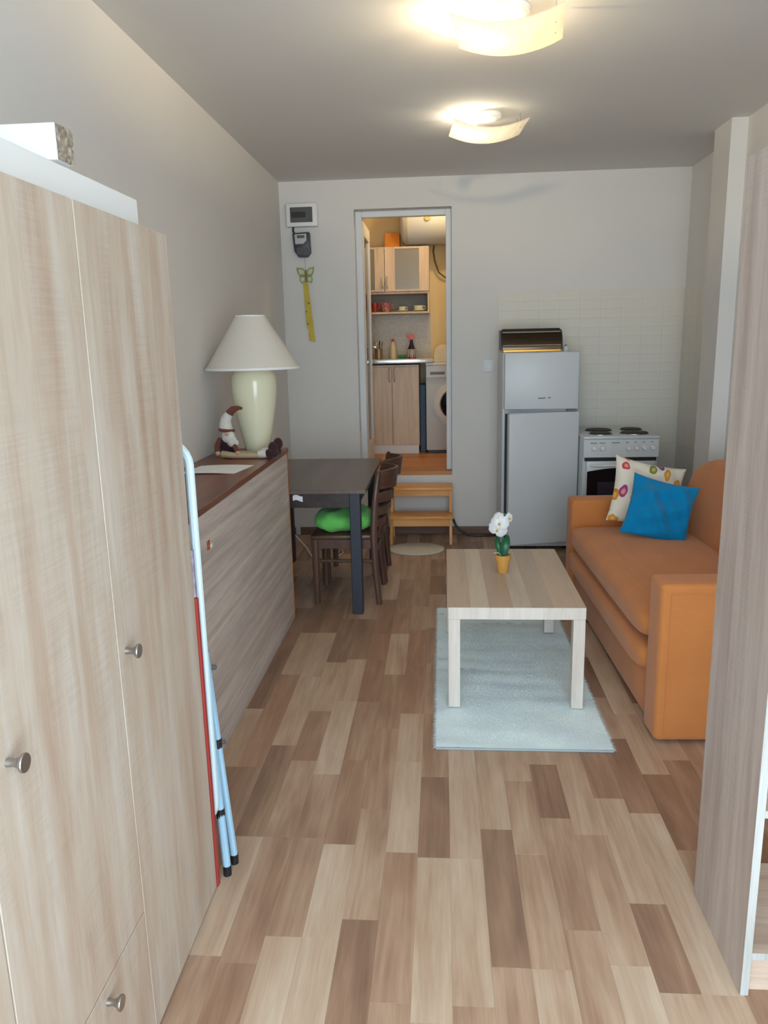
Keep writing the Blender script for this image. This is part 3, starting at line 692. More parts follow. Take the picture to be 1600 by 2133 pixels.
def leaf(tip, width, base=(0, 0, .075), bend=.02):
    b, tp = Vector(base), Vector(tip)
    side = (tp-b).cross(Vector((0, 1, 0))).normalized()
    def fn(u, v):
        w = width*math.sin(math.pi*(.10+.86*u))**.8; q = b.lerp(tp, u)+side*((v-.5)*2*w)
        q.y += bend*math.sin(math.pi*u)+.006*(1-(2*v-1)**2); return q
    G().sheet(fn, 12, 4, .0015).build('leaf', M_leaf, t)
leaf((-.030, .015, .165), .013, (-.008, 0, .075)); leaf((.022, .0, .175), .020, (.004, -.006, .075)); leaf((.008, .03, .15), .014, (0, .01, .075))
G().tube([(0, .004, .075), (-.004, .004, .13), (-.002, .006, .2), (.005, .004, .245), (.02, 0, .262)], [.0024]*5, 8).build('stem', M_leaf, t)
def flower(c, r, dirv, tilt):
    mt = Matrix.Translation(Vector(c)) @ Vector(dirv).to_track_quat('-Y', 'Z').to_matrix().to_4x4() @ Matrix.Rotation(tilt, 4, 'Y')
    fl = None
    for i, (ang, ln, wd) in enumerate(((90, 1, .42), (215, 1, .42), (325, 1, .42), (10, 1.05, .62), (170, 1.05, .62))):
        a = math.radians(ang)
        def fn(u, v, a=a, ln=ln, wd=wd):
            w = wd*r*math.sin(math.pi*(.12+.80*u))**.7*(2*v-1); d = u*ln*r
            return mt @ Vector((d*math.cos(a)-w*math.sin(a), .006*math.sin(u*3)*-1+.25*r*u*u+.08*r*(2*v-1)**2, d*math.sin(a)+w*math.cos(a)))
        o = G().sheet(fn, 8, 6, .0008).build('petal', M_petal, t)
    G().ball(mt @ Vector((0, -.006, -.003)), (.006, .007, .006), 10, 6).build('flower_lip', plain('orchid_lip', S(222, 176, 70), .5), t)
flower((-.018, -.018, .236), .040, (-.25, -1, .1), .1); flower((-.026, -.012, .205), .042, (-.2, -1, -.15), .5); flower((.026, .0, .257), .026, (.6, -.8, .1), .2); flower((-.02, -.005, .258), .030, (-.3, -.8, .4), .8)
G().ball((.006, -.01, .275), (.006, .006, .008), 10, 6).build('bud', M_leaf, t)
# oval mat
m0 = (-.22, 5.50, 0)
g = G(m0); P = [(-.19+.205*math.cos(i*math.pi/24), 5.50+.165*math.sin(i*math.pi/24)) for i in range(48)]
tag(g.prism(P, 2, .0008, .012, .004, 2).build('oval_mat', M_mat, loc=m0), 'oval beige mat on the floor before the pine step stool', 'mat')
# ------------------------------------------------------------------ pine step stool
s0 = (-.16, 5.74, 0)
t = thing('step_stool', 'two step orange pine stool below the kitchen doorway', 'step stool', s0)
SX0, SX1 = -.395, .075
G(s0).box(SX0, SX1+.006, 5.735, YB-.05, .396, .420, .004, 2).build('step', M_pine, t)
G(s0).box(SX0, SX1+.006, 5.62, 5.83, .198, .222, .004, 2).build('step', M_pine, t)
G(s0).box(SX0+.022, SX1-.022, 5.757, 5.775, .350, .395, .002).build('riser_board', M_pine, t)
G(s0).box(SX0+.022, SX1-.022, 5.642, 5.66, .142, .197, .002).build('riser_board', M_pine, t)
for x in (SX0, SX1-.022):
    s_ = G(s0).prism([(5.64, 0), (5.68, 0), (5.70, .197), (5.675, .197), (5.66, .197)], 0, x, x+.022, .002).build('side_post', M_pinev, t)
    G(s0).prism([(5.755, .223), (5.79, .223), (5.80, .395), (5.757, .395)], 0, x, x+.022, .002).build('side_post', M_pinev, t)
    G(s0).box(x, x+.022, YB-.09, YB-.052, 0, .395, .002).build('side_post', M_pinev, t)
    G(s0).box(x+.002, x+.020, 5.70, YB-.091, .145, .197, .002).build('side_rail', M_pinev, t)
c0 = (.25, 5.9, 0)
tag(G(c0).tube([(.085, 5.93, .135), (.105, 5.93, .085), (.14, 5.92, .04), (.20, 5.90, .012), (.28, 5.89, .008), (.40, 5.90, .008), (.5, 5.93, .02)], .0085, 10).build('black_cable', M_dark, loc=c0), 'black power cable on the floor between step stool and fridge', 'cable')
# ------------------------------------------------------------------ fridge
f0 = (.68, 5.70, 0)
FX0, FX1, FY, FH = .425, .942, 5.49, 1.412
t = thing('fridge', 'tall white fridge freezer with its lower door standing ajar', 'fridge', f0)
M_frshade = plain('fridge_gap_shade', S(60, 68, 84), .6, var=.1)  # navy tone puts the shade of the door gap into liner and gasket
g = G(f0); g.box(FX0, FX1, FY+.025, 5.955, .03, FH, .004, 2); g.box(FX0, FX0+.02, FY, FY+.024, .03, FH-.0, .003); g.box(FX1-.045, FX1, FY, FY+.024, .03, FH, .003); g.box(FX0+.02, FX1-.045, FY, FY+.024, .99, 1.035, .002); g.box(FX0+.02, FX1-.045, FY, FY+.024, FH-.03, FH); g.box(FX0+.02, FX1-.045, FY, FY+.024, .03, .075)
g.build('body', M_white, t)
G(f0).box(FX0+.021, FX1-.046, FY+.018, FY+.0245, .076, .989).build('inner_liner', M_frshade, t, 0)
for x in (FX0+.05, FX1-.05): G(f0).cyl((x, FY+.06, 0), (x, FY+.06, .031), .018, seg=14).build('foot', M_dark, t)
d = G(f0).box(FX0+.008, FX1, FY-.058, FY-.006, 1.022, FH-.001, .009, 3).build('freezer_door', M_white, t)
G(f0).box(FX0+.02, FX1-.012, FY-.006, FY-.0005, 1.032, FH-.01).build('door_gasket', M_grey, d)
M_logo = plain('logo_grey', S(92, 100, 100), .5)
g = G(f0)
for x, w, dz in ((.665, .012, -.001), (.678, .012, 0), (.691, .010, 0), (.702, .012, .001), (.732, .007, .002), (.741, .010, .003)): g.box(x, x+w, FY-.0588, FY-.0578, 1.096+dz, 1.104+dz)
g.build('logo', M_logo, d, 0)
hx, hy = FX1-.012, FY-.006
dd = bpy.data.objects.new('fridge_door', None)
ho = (hx, hy, 0)
g = G(ho); g.box(FX0+.008, FX1, FY-.058, FY-.006, .075, 1.006, .010, 3)
dm = g.build('fridge_door', M_white, t); dm.location = (hx-f0[0], hy-f0[1], 0); dm.rotation_euler = (0, 0, math.radians(14))
G(ho).box(FX0+.016, FX1-.02, FY-.0055, FY+.012, .085, .995, .003).build('door_gasket', M_frshade, dm)
for z in (.25, .5, .75): G(ho).box(FX0+.06, FX1-.06, FY+.0125, FY+.06, z, z+.06, .004).build('door_shelf', M_whitelam, dm)
G(f0).box(FX1-.075, FX1-.008, FY-.05, FY-.005, 1.0085, 1.0195, .002).build('hinge', M_grey, t)
# bread bin on the fridge
b0 = (.63, 5.66, FH)
t = thing('bread_bin', 'shiny steel roll top bread bin lying on the white fridge', 'bread bin', b0, math.radians(0))
def binp(n=14): return [(-.10, .018)]+[(-.10+.10*(1-math.cos(a))*1.0, .018+.135*math.sin(a)) for a in [math.pi/2*i/n for i in range(1, n+1)]]+[(.12, .153), (.12, .018)]
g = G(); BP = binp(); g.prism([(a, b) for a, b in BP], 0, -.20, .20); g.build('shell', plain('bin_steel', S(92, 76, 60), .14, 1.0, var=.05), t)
for x in (-.212, .20):
    G().prism([(a*1.03, b*1.03-.003) for a, b in BP], 0, x, x+.012, .002).build('end_cap', M_dark, t)
G().box(-.20, .20, -.112, .12, 0.0, .0175, .003).build('base', M_brass, t)
G().tube([(-.2, -.099, .045), (.2, -.099, .045)], .007, 8).build('bright_reflection', M_chrome, t)  # chrome and dark strips below imitate the room's reflections on the shell
G().tube([(-.2, -.089, .085), (.2, -.089, .085)], .006, 8).build('dark_reflection', M_dark, t)
G().tube([(-.2, -.015, .152), (.2, -.015, .152)], .009, 8).build('top_reflection', M_dark, t)
G().tube([(-.2, -.058, .135), (.2, -.058, .135)], .004, 8).build('thin_reflection', M_chrome, t)
k0 = (.875, 5.64, FH)
t = thing('salt_shaker', 'tiny white round shaker on the fridge beside the bread bin', 'shaker', k0)
G().lathe([(0, 0), (.020, 0), (.022, .01), (.018, .03), (.0, .042)], seg=20).build('shaker_body', M_whitelam, t, 60)
G().lathe([(.0, .038), (.008, .037), (.007, .046), (0, .047)], seg=14).build('shaker_cap', M_grey, t, 60)
# ------------------------------------------------------------------ cooker
e0 = (1.205, 5.53, 0)
EX0, EX1, EY0, EY1, EZ = .956, 1.454, 5.262, 5.80, .85
t = thing('cooker', 'white freestanding electric cooker with four hotplates behind the sofa', 'cooker', e0)
G(e0).box(EX0, EX1, EY0+.03, EY1, .03, EZ-.02, .003).build('body', M_white, t)
for x in (EX0+.04, EX1-.04):
    for y in (EY0+.07, EY1-.05): G(e0).cyl((x, y, 0), (x, y, .031), .016, seg=12).build('foot', M_dark, t)
G(e0).box(EX0-.002, EX1+.002, EY0+.005, EY1, EZ-.019, EZ, .004, 2).build('hob_top', M_white, t)
for x, y, r in ((1.118, 5.615, .088), (1.092, 5.405, .072), (1.352, 5.64, .072), (1.325, 5.425, .090)):
    h = G(e0).lathe([(0, EZ+.001), (r, EZ+.001), (r+.002, EZ+.006), (r-.006, EZ+.012), (.02, EZ+.012), (.018, EZ+.010), (0, EZ+.010)], (x, y, 0), 40).build('hotplate', M_hob, t, 40)
    G(e0).lathe([(r+.003, EZ), (r+.010, EZ), (r+.009, EZ+.004), (r+.003, EZ+.004), (r+.003, EZ)], (x, y, 0), 40).build('trim_ring', M_chrome, h, 60)
cpn = G(e0).prism([(EY0+.008, EZ-.020), (EY0+.030, EZ-.020), (EY0+.030, .708), (EY0-.004, .708)], 0, EX0, EX1, .003).build('control_panel', M_white, t)
for x, z in ((1.026, .771), (1.080, .770), (1.252, .770), (1.305, .771), (1.358, .772), (1.413, .773)):
    k = G(e0).lathe([(0, 0), (.0185, 0), (.0185, -.004), (.016, -.016), (.014, -.019), (0, -.019)], (x, EY0+.001, z), 24, axis=1).build('knob', M_whitelam, cpn, 40)
    G(e0).box(x-.0015, x+.0015, EY0-.0192, EY0-.0182, z, z+.010).build('pointer', M_grey, k, 0) if False else None
M_mark = plain('panel_print', S(120, 124, 128), .6)
g = G(e0)
for x, w, z in ((1.000, .045, .805), (1.060, .04, .806), (1.140, .055, .807), (1.236, .016, .808), (1.290, .016, .809), (1.345, .016, .809), (1.400, .016, .810), (1.105, .012, .752), (1.212, .012, .752)):
    n = max(1, int(w/.008))
    for i in range(n): g.box(x+i*w/n, x+(i+.75)*w/n, EY0+.0008, EY0+.0022, z-.003, z+.0035)
g.build('panel_print', M_mark, cpn, 0)
G(e0).box(EX0+.012, EX1-.012, EY0+.012, EY0+.029, .682, .7075).build('vent_gap', M_dark, t, 0)
od = G(e0).box(EX0+.024, EX1-.024, EY0+.002, EY0+.028, .19, .682, .004, 2).build('oven_door', M_white, t)
G(e0).prism([(EX0+.028, .26)]+[(EX1-.028, .26)]+[(EX1-.028-(EX1-EX0-.056)*i/16, .612+.024*math.sin(math.pi*i/16)) for i in range(17)], 1, EY0-.001, EY0+.0015).build('oven_glass', M_ovenglass, od)
G(e0).box(EX0+.10, EX1-.10, EY0-.0016, EY0-.0011, .45, .54).build('glass_reflection', plain('oven_glass_reflection', S(50, 52, 64), .15), od, 0)  # lighter sheet painted in as a reflection on the oven glass
G(e0).tube([(EX0+.05, EY0+.002, .655), (EX0+.06, EY0-.022, .655), (EX1-.06, EY0-.022, .655), (EX1-.05, EY0+.002, .655)], .008, 10).build('handle', M_whitelam, od)
G(e0).box(EX0+.024, EX1-.024, EY0+.006, EY0+.028, .035, .18, .004).build('drawer', M_white, t)
# ------------------------------------------------------------------ sofa
A = math.radians(1.77)
SO = (.787, 2.71, 0)
t = thing('sofa', 'orange fabric sofa bed with squared arms along the right wall', 'sofa', SO, A)
SL, SD = 1.80, .80
G().box(.02, SD, .15, SL-.15, .02, .225, .012, 2).build('base', M_sofa, t)
for v0, zt_ in ((0, .628), (SL-.15, .602)):
    a_ = G().box(0, SD, v0, v0+.15, .012, zt_, .022, 4).build('arm', M_sofa, t)
    for vv in ((v0-.0005,) if v0 == 0 else (v0+.1505,)):
        g = G(); g.tube([(.035, vv, .03), (.035, vv, zt_-.035), (SD-.03, vv, zt_-.035)], .0022, 6); g.build('piping', M_sofa, a_)
for u in (.06, SD-.06):
    for v in (.06, SL-.06): G().box(u-.02, u+.02, v-.02, v+.02, 0, .0125).build('foot', M_dark, t)
def softbox(u0, u1, v0, v1, z0, z1, bev, bulge, ez=.42, eh=.16, wr=0):
    # super-ellipsoid shell with soft corners
    g = G(); vs = []; fs = []
    NR, NS = 20, 64
    cu, cv, cz = (u0+u1)/2, (v0+v1)/2, (z0+z1)/2; hu, hv, hz = (u1-u0)/2, (v1-v0)/2, (z1-z0)/2
    sg = lambda w, e: math.copysign(abs(w)**e, w)
    def P(t_, a):
        ct = sg(math.sin(t_), ez); x = ct*sg(math.cos(a), eh); y = ct*sg(math.sin(a), eh); z = sg(math.cos(t_), ez)
        b = bulge*max(0, 1-x*x)*max(0, 1-y*y)
        return (cu+hu*x, cv+hv*y, cz+hz*z+(b if z > 0 else 0)+wr*z*math.sin(7*x+1)*math.sin(4*y+2))
    for i in range(NR+1):
        for k in range(NS): vs.append(P(math.pi*i/NR, 2*math.pi*k/NS))
    for i in range(NR):
        for k in range(NS): fs.append((i*NS+k, (i+1)*NS+k, (i+1)*NS+(k+1) % NS, i*NS+(k+1) % NS))
    return g.add(vs, fs)
softbox(-.020, .66, .152, SL-.152, .335, .470, .05, .022).build('seat_cushion', M_sofa, t, 60)
softbox(-.030, .60, .154, SL-.154, .205, .338, .05, .0).build('lower_mattress', M_sofa, t, 60)
def back(u, v):
    pass
vs = []; fs = []; NV, NK = 40, 26
prof = []
for k in range(NK):
    a = 2*math.pi*k/NK; prof.append((math.copysign(abs(math.cos(a))**.45, math.cos(a)), math.copysign(abs(math.sin(a))**.55, math.sin(a))))
for i in range(NV+1):
    w = -1+2*i/NV; v = SL/2+w*.755
    e = max(.0, 1-abs(w)**9)**.35; arch = .05*(1-w*w)
    zt_ = .84+arch-.07*abs(w)**6; zb = .40; cz, hz = (zt_+zb)/2, (zt_-zb)/2*(.80+.20*e)
    for (pu, pz) in prof:
        z = cz+hz*pz; lean = .10*(z-.45)/.42
        vs.append((.655+lean+.105*pu*(.25+.75*e), v, z))
for i in range(NV):
    for k in range(NK): fs.append((i*NK+k, i*NK+(k+1) % NK, (i+1)*NK+(k+1) % NK, (i+1)*NK+k))
fs.append(tuple(range(NK))); fs.append(tuple(NV*NK+k for k in range(NK-1, -1, -1)))
G().add(vs, fs).build('back_cushion', M_sofa, t, 60)
# cushions
tag(softbox(-.752, -.415, 4.295, 4.63, .4185, .545, 0, 0, .75, .5, .014).build('green_cushion', M_green, None, 60), 'bright lime green cushion lying on the chair under the table', 'cushion')
g = pillow(.40, .37, .13, wr=.012, seed=8, pinch=.09)
o = g.build('fruit_cushion', M_fruit, None, 60, loc=(1.115, 4.235, .656)); o.rotation_euler = (math.radians(-20), math.radians(13), math.radians(4))
tag(o, 'white cushion printed with colourful fruit leaning on the far sofa arm', 'cushion')
g = pillow(.335, .335, .11, 44, 44, wr=.016, seed=2, pinch=.09)
o = g.build('blue_cushion', M_blue, None, 60, loc=(1.12, 3.985, .622)); o.rotation_euler = (math.radians(-27), math.radians(13), math.radians(-12))
tag(o, 'plain bright blue square cushion in front of the fruit cushion', 'cushion')
# ------------------------------------------------------------------ open shelf unit on the right
u0 = (1.1, 1.73, 0)
t = thing('shelf_unit', 'tall open oak shelf unit at the right edge of the photo', 'shelf', u0)
UX0, UX1, UY0, UY1, UZ = .684, 1.46, 1.562, 1.90, 1.885
for x in (UX0, UX1-.018):
    s_ = G(u0).box(x, x+.018, UY0+.0006, UY1, 0, UZ, .0006).build('side_panel', M_oak2, t)
    G(u0).box(x, x+.018, UY0, UY0+.0006, .001, UZ).build('edge_band', M_oakedge, s_, 0)
for z in (.088, .455, .84, 1.22, 1.56, UZ-.018):
    s_ = G(u0).box(UX0+.0185, UX1-.0185, UY0+.012, UY1-.004, z, z+.018, .0006).build('shelf_board', M_oakh, t)
    G(u0).box(UX0+.0185, UX1-.0185, UY0+.0112, UY0+.012, z, z+.018).build('edge_band', M_oakedge, s_, 0)
G(u0).box(UX0+.0185, UX1-.0185, UY0+.02, UY0+.036, 0, .0875).build('plinth', M_oakh, t)
# ------------------------------------------------------------------ ceiling lights
def ceiling_light(label, loc, rz, e, col):
    t = thing('ceiling_light', label, 'ceiling light', loc, rz, 'curved glass ceiling lights')
    G().lathe([(0, 0), (.075, 0), (.078, -.006), (.074, -.022), (.06, -.028), (0, -.028)], seg=40).build('ceiling_plate', M_whitelam, t, 40)
    W_, D_ = .192, .165
    def fn(u, v):
        a = 2*u-1
        return (a*W_, (v-.5)*2*D_-.015, -.106+.042*a*a)
    sh = G().sheet(fn, 28, 10, .004).build('glass_shade', M_glow, t, 60)
    for sx in (-1, 1):
        for dy in (-.05, .05):
            a = .86*sx
            G().cyl((a*W_, dy, -.01), (a*W_, dy, -.106+.042*a*a-.006), .0025, seg=8).build('fixing_pin', M_chrome, t)
    for x in (-.080,):
        G().cyl((x+.07, 0, -.024), (x+.02, 0, -.034), .012, seg=14).build('bulb_socket', M_whitelam, t)
        G().ball((x, 0, -.050), (.024, .022, .022), 20, 12).build('bulb', emit('lit_bulb', col, e), t)
    return t
ceiling_light('curved frosted glass ceiling light nearest the camera, glowing warm yellow', (.250, 3.12, ZC), math.radians(-7), BULB_NEAR, (1, .80, .50, 1))
ceiling_light('curved frosted glass ceiling light nearer the back wall, glowing white', (.250, 4.46, ZC), math.radians(4), BULB_FAR, (1, .88, .66, 1))
# ------------------------------------------------------------------ things on the back wall
x0 = (-1.015, YB, 2.42)
t = thing('fuse_box', 'white fuse box with dark window high on the back wall', 'fuse box', x0)
G(x0).box(-1.13, -.90, YB-.055, YB, 2.345, 2.505, .006, 2).build('housing', M_whitelam, t)
G(x0).box(-1.10, -.935, YB-.060, YB-.0555, 2.373, 2.478, .002).build('window', plain('smoked_window', S(92, 94, 97), .15), t)
G(x0).box(-1.09, -.985, YB-.0605, YB-.0602, 2.405, 2.445).build('breaker_row', plain('breaker_shadow', S(52, 46, 46), .3), t, 0)
x0 = (-1.03, YB, 2.2)
t = thing('electric_meter', 'dark grey electric meter below the white fuse box', 'meter', x0)
G(x0).prism([(-1.09, 2.30), (-.965, 2.305), (-.960, 2.16), (-.985, 2.13), (-1.05, 2.13), (-1.08, 2.17)], 1, YB-.06, YB, .006, 2).build('housing', plain('meter_case', S(62, 64, 76), .4), t)
G(x0).prism([(-1.074, 2.29), (-.985, 2.293), (-.985, 2.245), (-1.01, 2.222), (-1.07, 2.22)], 1, YB-.064, YB-.0605, .002).build('face_plate', plain('meter_face', S(190, 192, 190), .5), t)
G(x0).box(-1.055, -1.0, YB-.0655, YB-.0642, 2.262, 2.282).build('display', plain('meter_display', S(84, 96, 84), .3), t, 0)
G(x0).box(-1.06, -.97, YB-.063, YB-.0605, 2.145, 2.195).build('terminal_cover', plain('meter_cover', S(88, 84, 82), .3), t)
G(x0).tube([(-1.087, YB-.02, 2.345), (-1.088, YB-.025, 2.32), (-1.08, YB-.025, 2.30)], .007, 8).build('cable_tail', M_dark, t)
x0 = (-1.01, YB, 2.05)
t = thing('butterfly_hanging', 'green and white butterfly ornament with yellow ribbons on the back wall', 'ornament', x0)
M_bg = plain('butterfly_green', S(150, 168, 96), .7, var=.12, vs=40); M_bw = plain('butterfly_white', S(206, 206, 186), .7, var=.08, vs=60); M_ylw = plain('yellow_ribbon', S(208, 184, 74), .7, var=.08, vs=10)
YW = YB-.012
def wing(pts, nm):
    w = G(x0).prism(pts, 1, YW, YW+.006, .001).build('wing', M_bg, t)
    cx = sum(p[0] for p in pts)/len(pts); cz = sum(p[1] for p in pts)/len(pts)
    G(x0).prism([(cx+(a-cx)*.62, cz+(b-cz)*.62) for a, b in pts], 1, YW-.001, YW-.0002).build('wing_patch', M_bw, w)
wing([(-1.008, 2.03), (-1.03, 2.055), (-1.078, 2.06), (-1.072, 2.02), (-1.055, 2.0), (-1.012, 2.0)], 'a'); wing([(-1.004, 2.03), (-.985, 2.055), (-.944, 2.063), (-.952, 2.02), (-.965, 2.002), (-1.004, 2.0)], 'b')
wing([(-1.012, 1.998), (-1.055, 1.998), (-1.058, 1.965), (-1.045, 1.945), (-1.012, 1.96)], 'c'); wing([(-1.004, 1.998), (-.965, 2.0), (-.958, 1.97), (-.97, 1.945), (-1.004, 1.96)], 'd')
G(x0).tube([(-1.008, YW-.003, 2.045), (-1.008, YW-.005, 2.0), (-1.008, YW-.003, 1.95)], [.003, .006, .003], 8).build('butterfly_body', plain('butterfly_brown', S(150, 104, 78), .7), t)
G(x0).cyl((-1.008, YW, 2.05), (-1.012, YB-.004, 2.13), .0012, seg=6).build('string', M_grey, t)
for dx, ln, ph in ((-.008, .34, 0), (.006, .43, 1.2)):
    G(x0).sheet(lambda u, v, dx=dx, ln=ln, ph=ph: (-1.012+dx+.024*(v-.5)*(1+u)+.026*u, YW-.003+.003*math.sin(8*u+ph), 1.95-ln*u-.012*(v-.5)*(u > .99)), 24, 3, .0006).build('ribbon', M_ylw, t)
for z, x in ((1.80, -.995), (1.74, -1.017), (1.65, -1.008)): G(x0).ball((x, YW-.006, z), .006, 8, 6).build('bead', plain('ribbon_bead', S(150, 100, 66), .6), t)
x0 = (.355, YB, 1.31)
t = thing('light_switch', 'white light switch on the back wall left of the fridge', 'switch', x0)
G(x0).box(.318, .392, YB-.012, YB, 1.265, 1.352, .003, 2).build('plate', M_whitelam, t)
G(x0).box(.330, .380, YB-.016, YB-.0125, 1.285, 1.335, .002).build('rocker', M_white, t)
# ------------------------------------------------------------------ kitchen beyond the doorway
KF = 6.962
b0 = (-.45, 7.2, KZ)
t = thing('sink_cabinet', 'pale wooden two door sink base cabinet in the kitchen', 'cabinet', b0)
g = G(b0); g.box(-.70, -.20, KF+.02, KF+.5, KZ+.08, 1.30); g.build('carcass', M_kcab, t)
G(b0).box(-.69, -.207, KF+.03, KF+.046, KZ, KZ+.0795).build('plinth', M_whitelam, t)
M_khandle = plain('satin_handle', S(206, 198, 180), .3, .3)
def bow(x, y, z, h, parent, off):
    G(off).tube([(x, y, z), (x, y-.022, z+.018), (x, y-.026, z+h/2), (x, y-.022, z+h-.018), (x, y, z+h)], .0075, 8).build('handle', M_khandle, parent, label='curved metal handle')
for xa, xb, hx in ((-.698, -.443, -.462), (-.439, -.202, -.418)):
    d = G(b0).box(xa, xb, KF, KF+.018, KZ+.082, 1.283, .002).build('door', M_kcab, t); bow(hx, KF, 1.155, .12, d, b0)
w0 = (-.45, 7.2, 1.313)
t = thing('worktop', 'stainless steel sink worktop over the kitchen base cabinet', 'worktop', w0)
G(w0).box(-.90, -.07, KF-.03, KYB-.016, 1.313, 1.352, .006, 2).build('slab', plain('bright_steel', S(225, 230, 232), .22, .6, var=.02), t)
G(w0).box(-.88, -.74, KF+.0, KF+.4, 1.3525, 1.3545, .001).build('bowl_rim', M_chrome, t)
v0 = (.16, 7.25, KZ)
t = thing('washing_machine', 'white front loading washing machine beside the sink cabinet', 'washing machine', v0)
G(v0).box(-.138, .45, KF+.01, KF+.52, KZ+.03, 1.29, .005, 2).build('body', M_white, t)
G(v0).box(-.14, .452, KF+.002, KF+.52, 1.291, 1.315, .004).build('top', M_whitelam, t)
G(v0).box(-.125, .44, KF+.02, KF+.5, KZ, KZ+.029).build('plinth', M_dark, t)
pn = G(v0).box(-.136, .448, KF, KF+.0095, 1.185, 1.289, .002).build('control_panel', M_white, t)
G(v0).box(-.10, .03, KF-.0015, KF-.0003, 1.21, 1.235, .0005).build('drawer_pull', M_grey, pn)
dcx, dcz, DR = .125, .945, .20
dr_ = G(v0).lathe([(DR, 0), (DR, -.012), (DR-.02, -.026), (DR-.055, -.03), (DR-.065, -.015), (DR-.065, 0), (DR, 0)], (dcx, KF+.01, dcz), 56, axis=1).build('door_ring', M_whitelam, t, 40)
G(v0).ball((dcx, KF+.004, dcz), (DR-.066, .03, DR-.066), 32, 12).build('porthole', M_ovenglass, dr_)
c0 = (.02, 7.08, 1.315)
tag(G(c0).prism([(-.072, 1.3155), (.20, 1.3155), (.20, 1.40), (.175, 1.455), (.14, 1.47), (-.005, 1.47), (-.045, 1.455), (-.068, 1.41)], 1, 7.0, 7.2, .012, 2).build('cream_canister', plain('cream_plastic', S(240, 226, 190), .35), loc=c0), 'rounded cream container on top of the kitchen washing machine', 'container')
tag(G((-.17, 7.2, KZ)).box(-.195, -.145, 7.05, 7.3, KZ, 1.12, .004).build('folded_board', plain('blue_grey_board', S(70, 92, 116), .6), loc=(-.17, 7.2, KZ)), 'blue grey board stored in the gap beside the washing machine', 'board')
# wall cabinet
a0 = (-.5, 7.35, 1.75)
t = thing('wall_cabinet', 'pale wooden wall cabinet with glass doors and open shelf below', 'cabinet', a0)
g = G(a0); g.box(-.905, -.889, 7.23, KYB-.002, 1.752, 2.332); g.box(-.121, -.105, 7.23, KYB-.002, 1.752, 2.332); g.box(-.889, -.121, 7.23, KYB-.002, 2.314, 2.332); g.box(-.889, -.121, 7.23, KYB-.002, 1.926, 1.944); g.box(-.889, -.121, 7.21, KYB-.002, 1.752, 1.768); g.box(-.889, -.121, KYB-.012, KYB-.002, 1.944, 2.314)
g.build('carcass', M_kcab, t)
G(a0).box(-.888, -.122, KYB-.012, KYB-.003, 1.769, 1.925).build('back_board', plain('grey_back', S(150, 146, 140), .6), t, 0)
for xa, xb, hx in ((-.903, -.507, -.525), (-.503, -.107, -.482)):
    g = G(a0); g.box(xa, xa+.092, 7.21, 7.2285, 1.946, 2.330, .001); g.box(xb-.088, xb, 7.21, 7.2285, 1.946, 2.330, .001); g.box(xa+.092, xb-.088, 7.21, 7.2285, 2.312, 2.330, .001); g.box(xa+.092, xb-.088, 7.21, 7.2285, 1.946, 1.962, .001)
    d = g.build('door', M_kcab, t); G(a0).box(xa+.092, xb-.088, 7.216, 7.222, 1.962, 2.312).build('pane', M_greyglass, d, 0)
    bow(hx, 7.21, 1.975, .10, d, a0)
# crockery on the open shelf
SHZ = 1.7685
def mug(name, label, x, y, r, h, mt, saucer=False, handle=True, grp=None):
    o0 = (x, y, SHZ); t = thing(name, label, 'cup', o0, 0, grp); z = 0
    if saucer: G().lathe([(0, .001), (.03, .001), (.058, .012), (.056, .014), (.03, .004), (0, .004)], seg=28).build('saucer', mt, t, 60); z = .0045
    G().lathe([(0, z), (r*.65, z), (r*.9, z+h*.45), (r, z+h), (r-.003, z+h), (r*.85, z+h*.5), (r*.6, z+.005), (0, z+.005)], seg=26).build('cup_body', mt, t, 60)
    if handle: G().tube([(r*.9, 0, z+h*.85), (r+.018, 0, z+h*.8), (r+.020, 0, z+h*.45), (r*.8, 0, z+h*.25)], .0035, 8).build('handle', mt, t)
mug('mug', 'red mug at the left end of the open kitchen shelf', -.605, 7.28, .035, .085, plain('red_glaze', S(150, 44, 40), .3))
mug('mug', 'red and white patterned mug beside the red mug on the kitchen shelf', -.505, 7.28, .045, .085, plain('patterned_glaze', S(178, 110, 110), .3, var=.7, vs=45))
mug('teacup', 'small cream cup on saucer in the middle of the kitchen shelf', -.355, 7.28, .034, .042, M_cream, True)
mug('teacup', 'wider cream cup on saucer at the right of the kitchen shelf', -.205, 7.28, .046, .048, M_cream, True)
# splash panel
pnl = G((-.45, KYB, 1.36)).box(-.95, -.10, KYB-.014, KYB-.001, 1.353, 1.75).build('splashback', M_mosaic, loc=(-.45, KYB, 1.36)); tag(pnl, 'grey speckled splashback panel between worktop and wall cabinet', 'splashback')
# boiler
o0 = (.1, 7.27, 2.34)
t = thing('water_heater', 'white horizontal water heater tank high in the kitchen', 'water heater', o0)
G(o0).lathe([(0, -.005), (.14, 0), (.185, .014), (.205, .04), (.208, .06), (.208, .80), (.19, .84), (0, .85)], (-.355, 7.29, 2.556), 56, axis=0).build('tank', M_white, t, 50)
G(o0).lathe([(.2085, .052), (.212, .052), (.212, .066), (.2085, .066), (.2085, .052)], (-.355, 7.29, 2.556), 56, axis=0).build('band', plain('tank_band', S(196, 178, 140), .4), t)
G(o0).lathe([(0, 0), (.028, 0), (.026, -.016), (0, -.018)], (-.115, 7.083, 2.548), 24, axis=1).build('dial', plain('dial_gold', S(220, 180, 96), .3), t)
for x in (-.22, .3): G(o0).box(x, x+.04, 7.46, KYB-.002, 2.48, 2.64).build('bracket', M_grey, t)
o0 = (-.43, 7.32, 2.333)
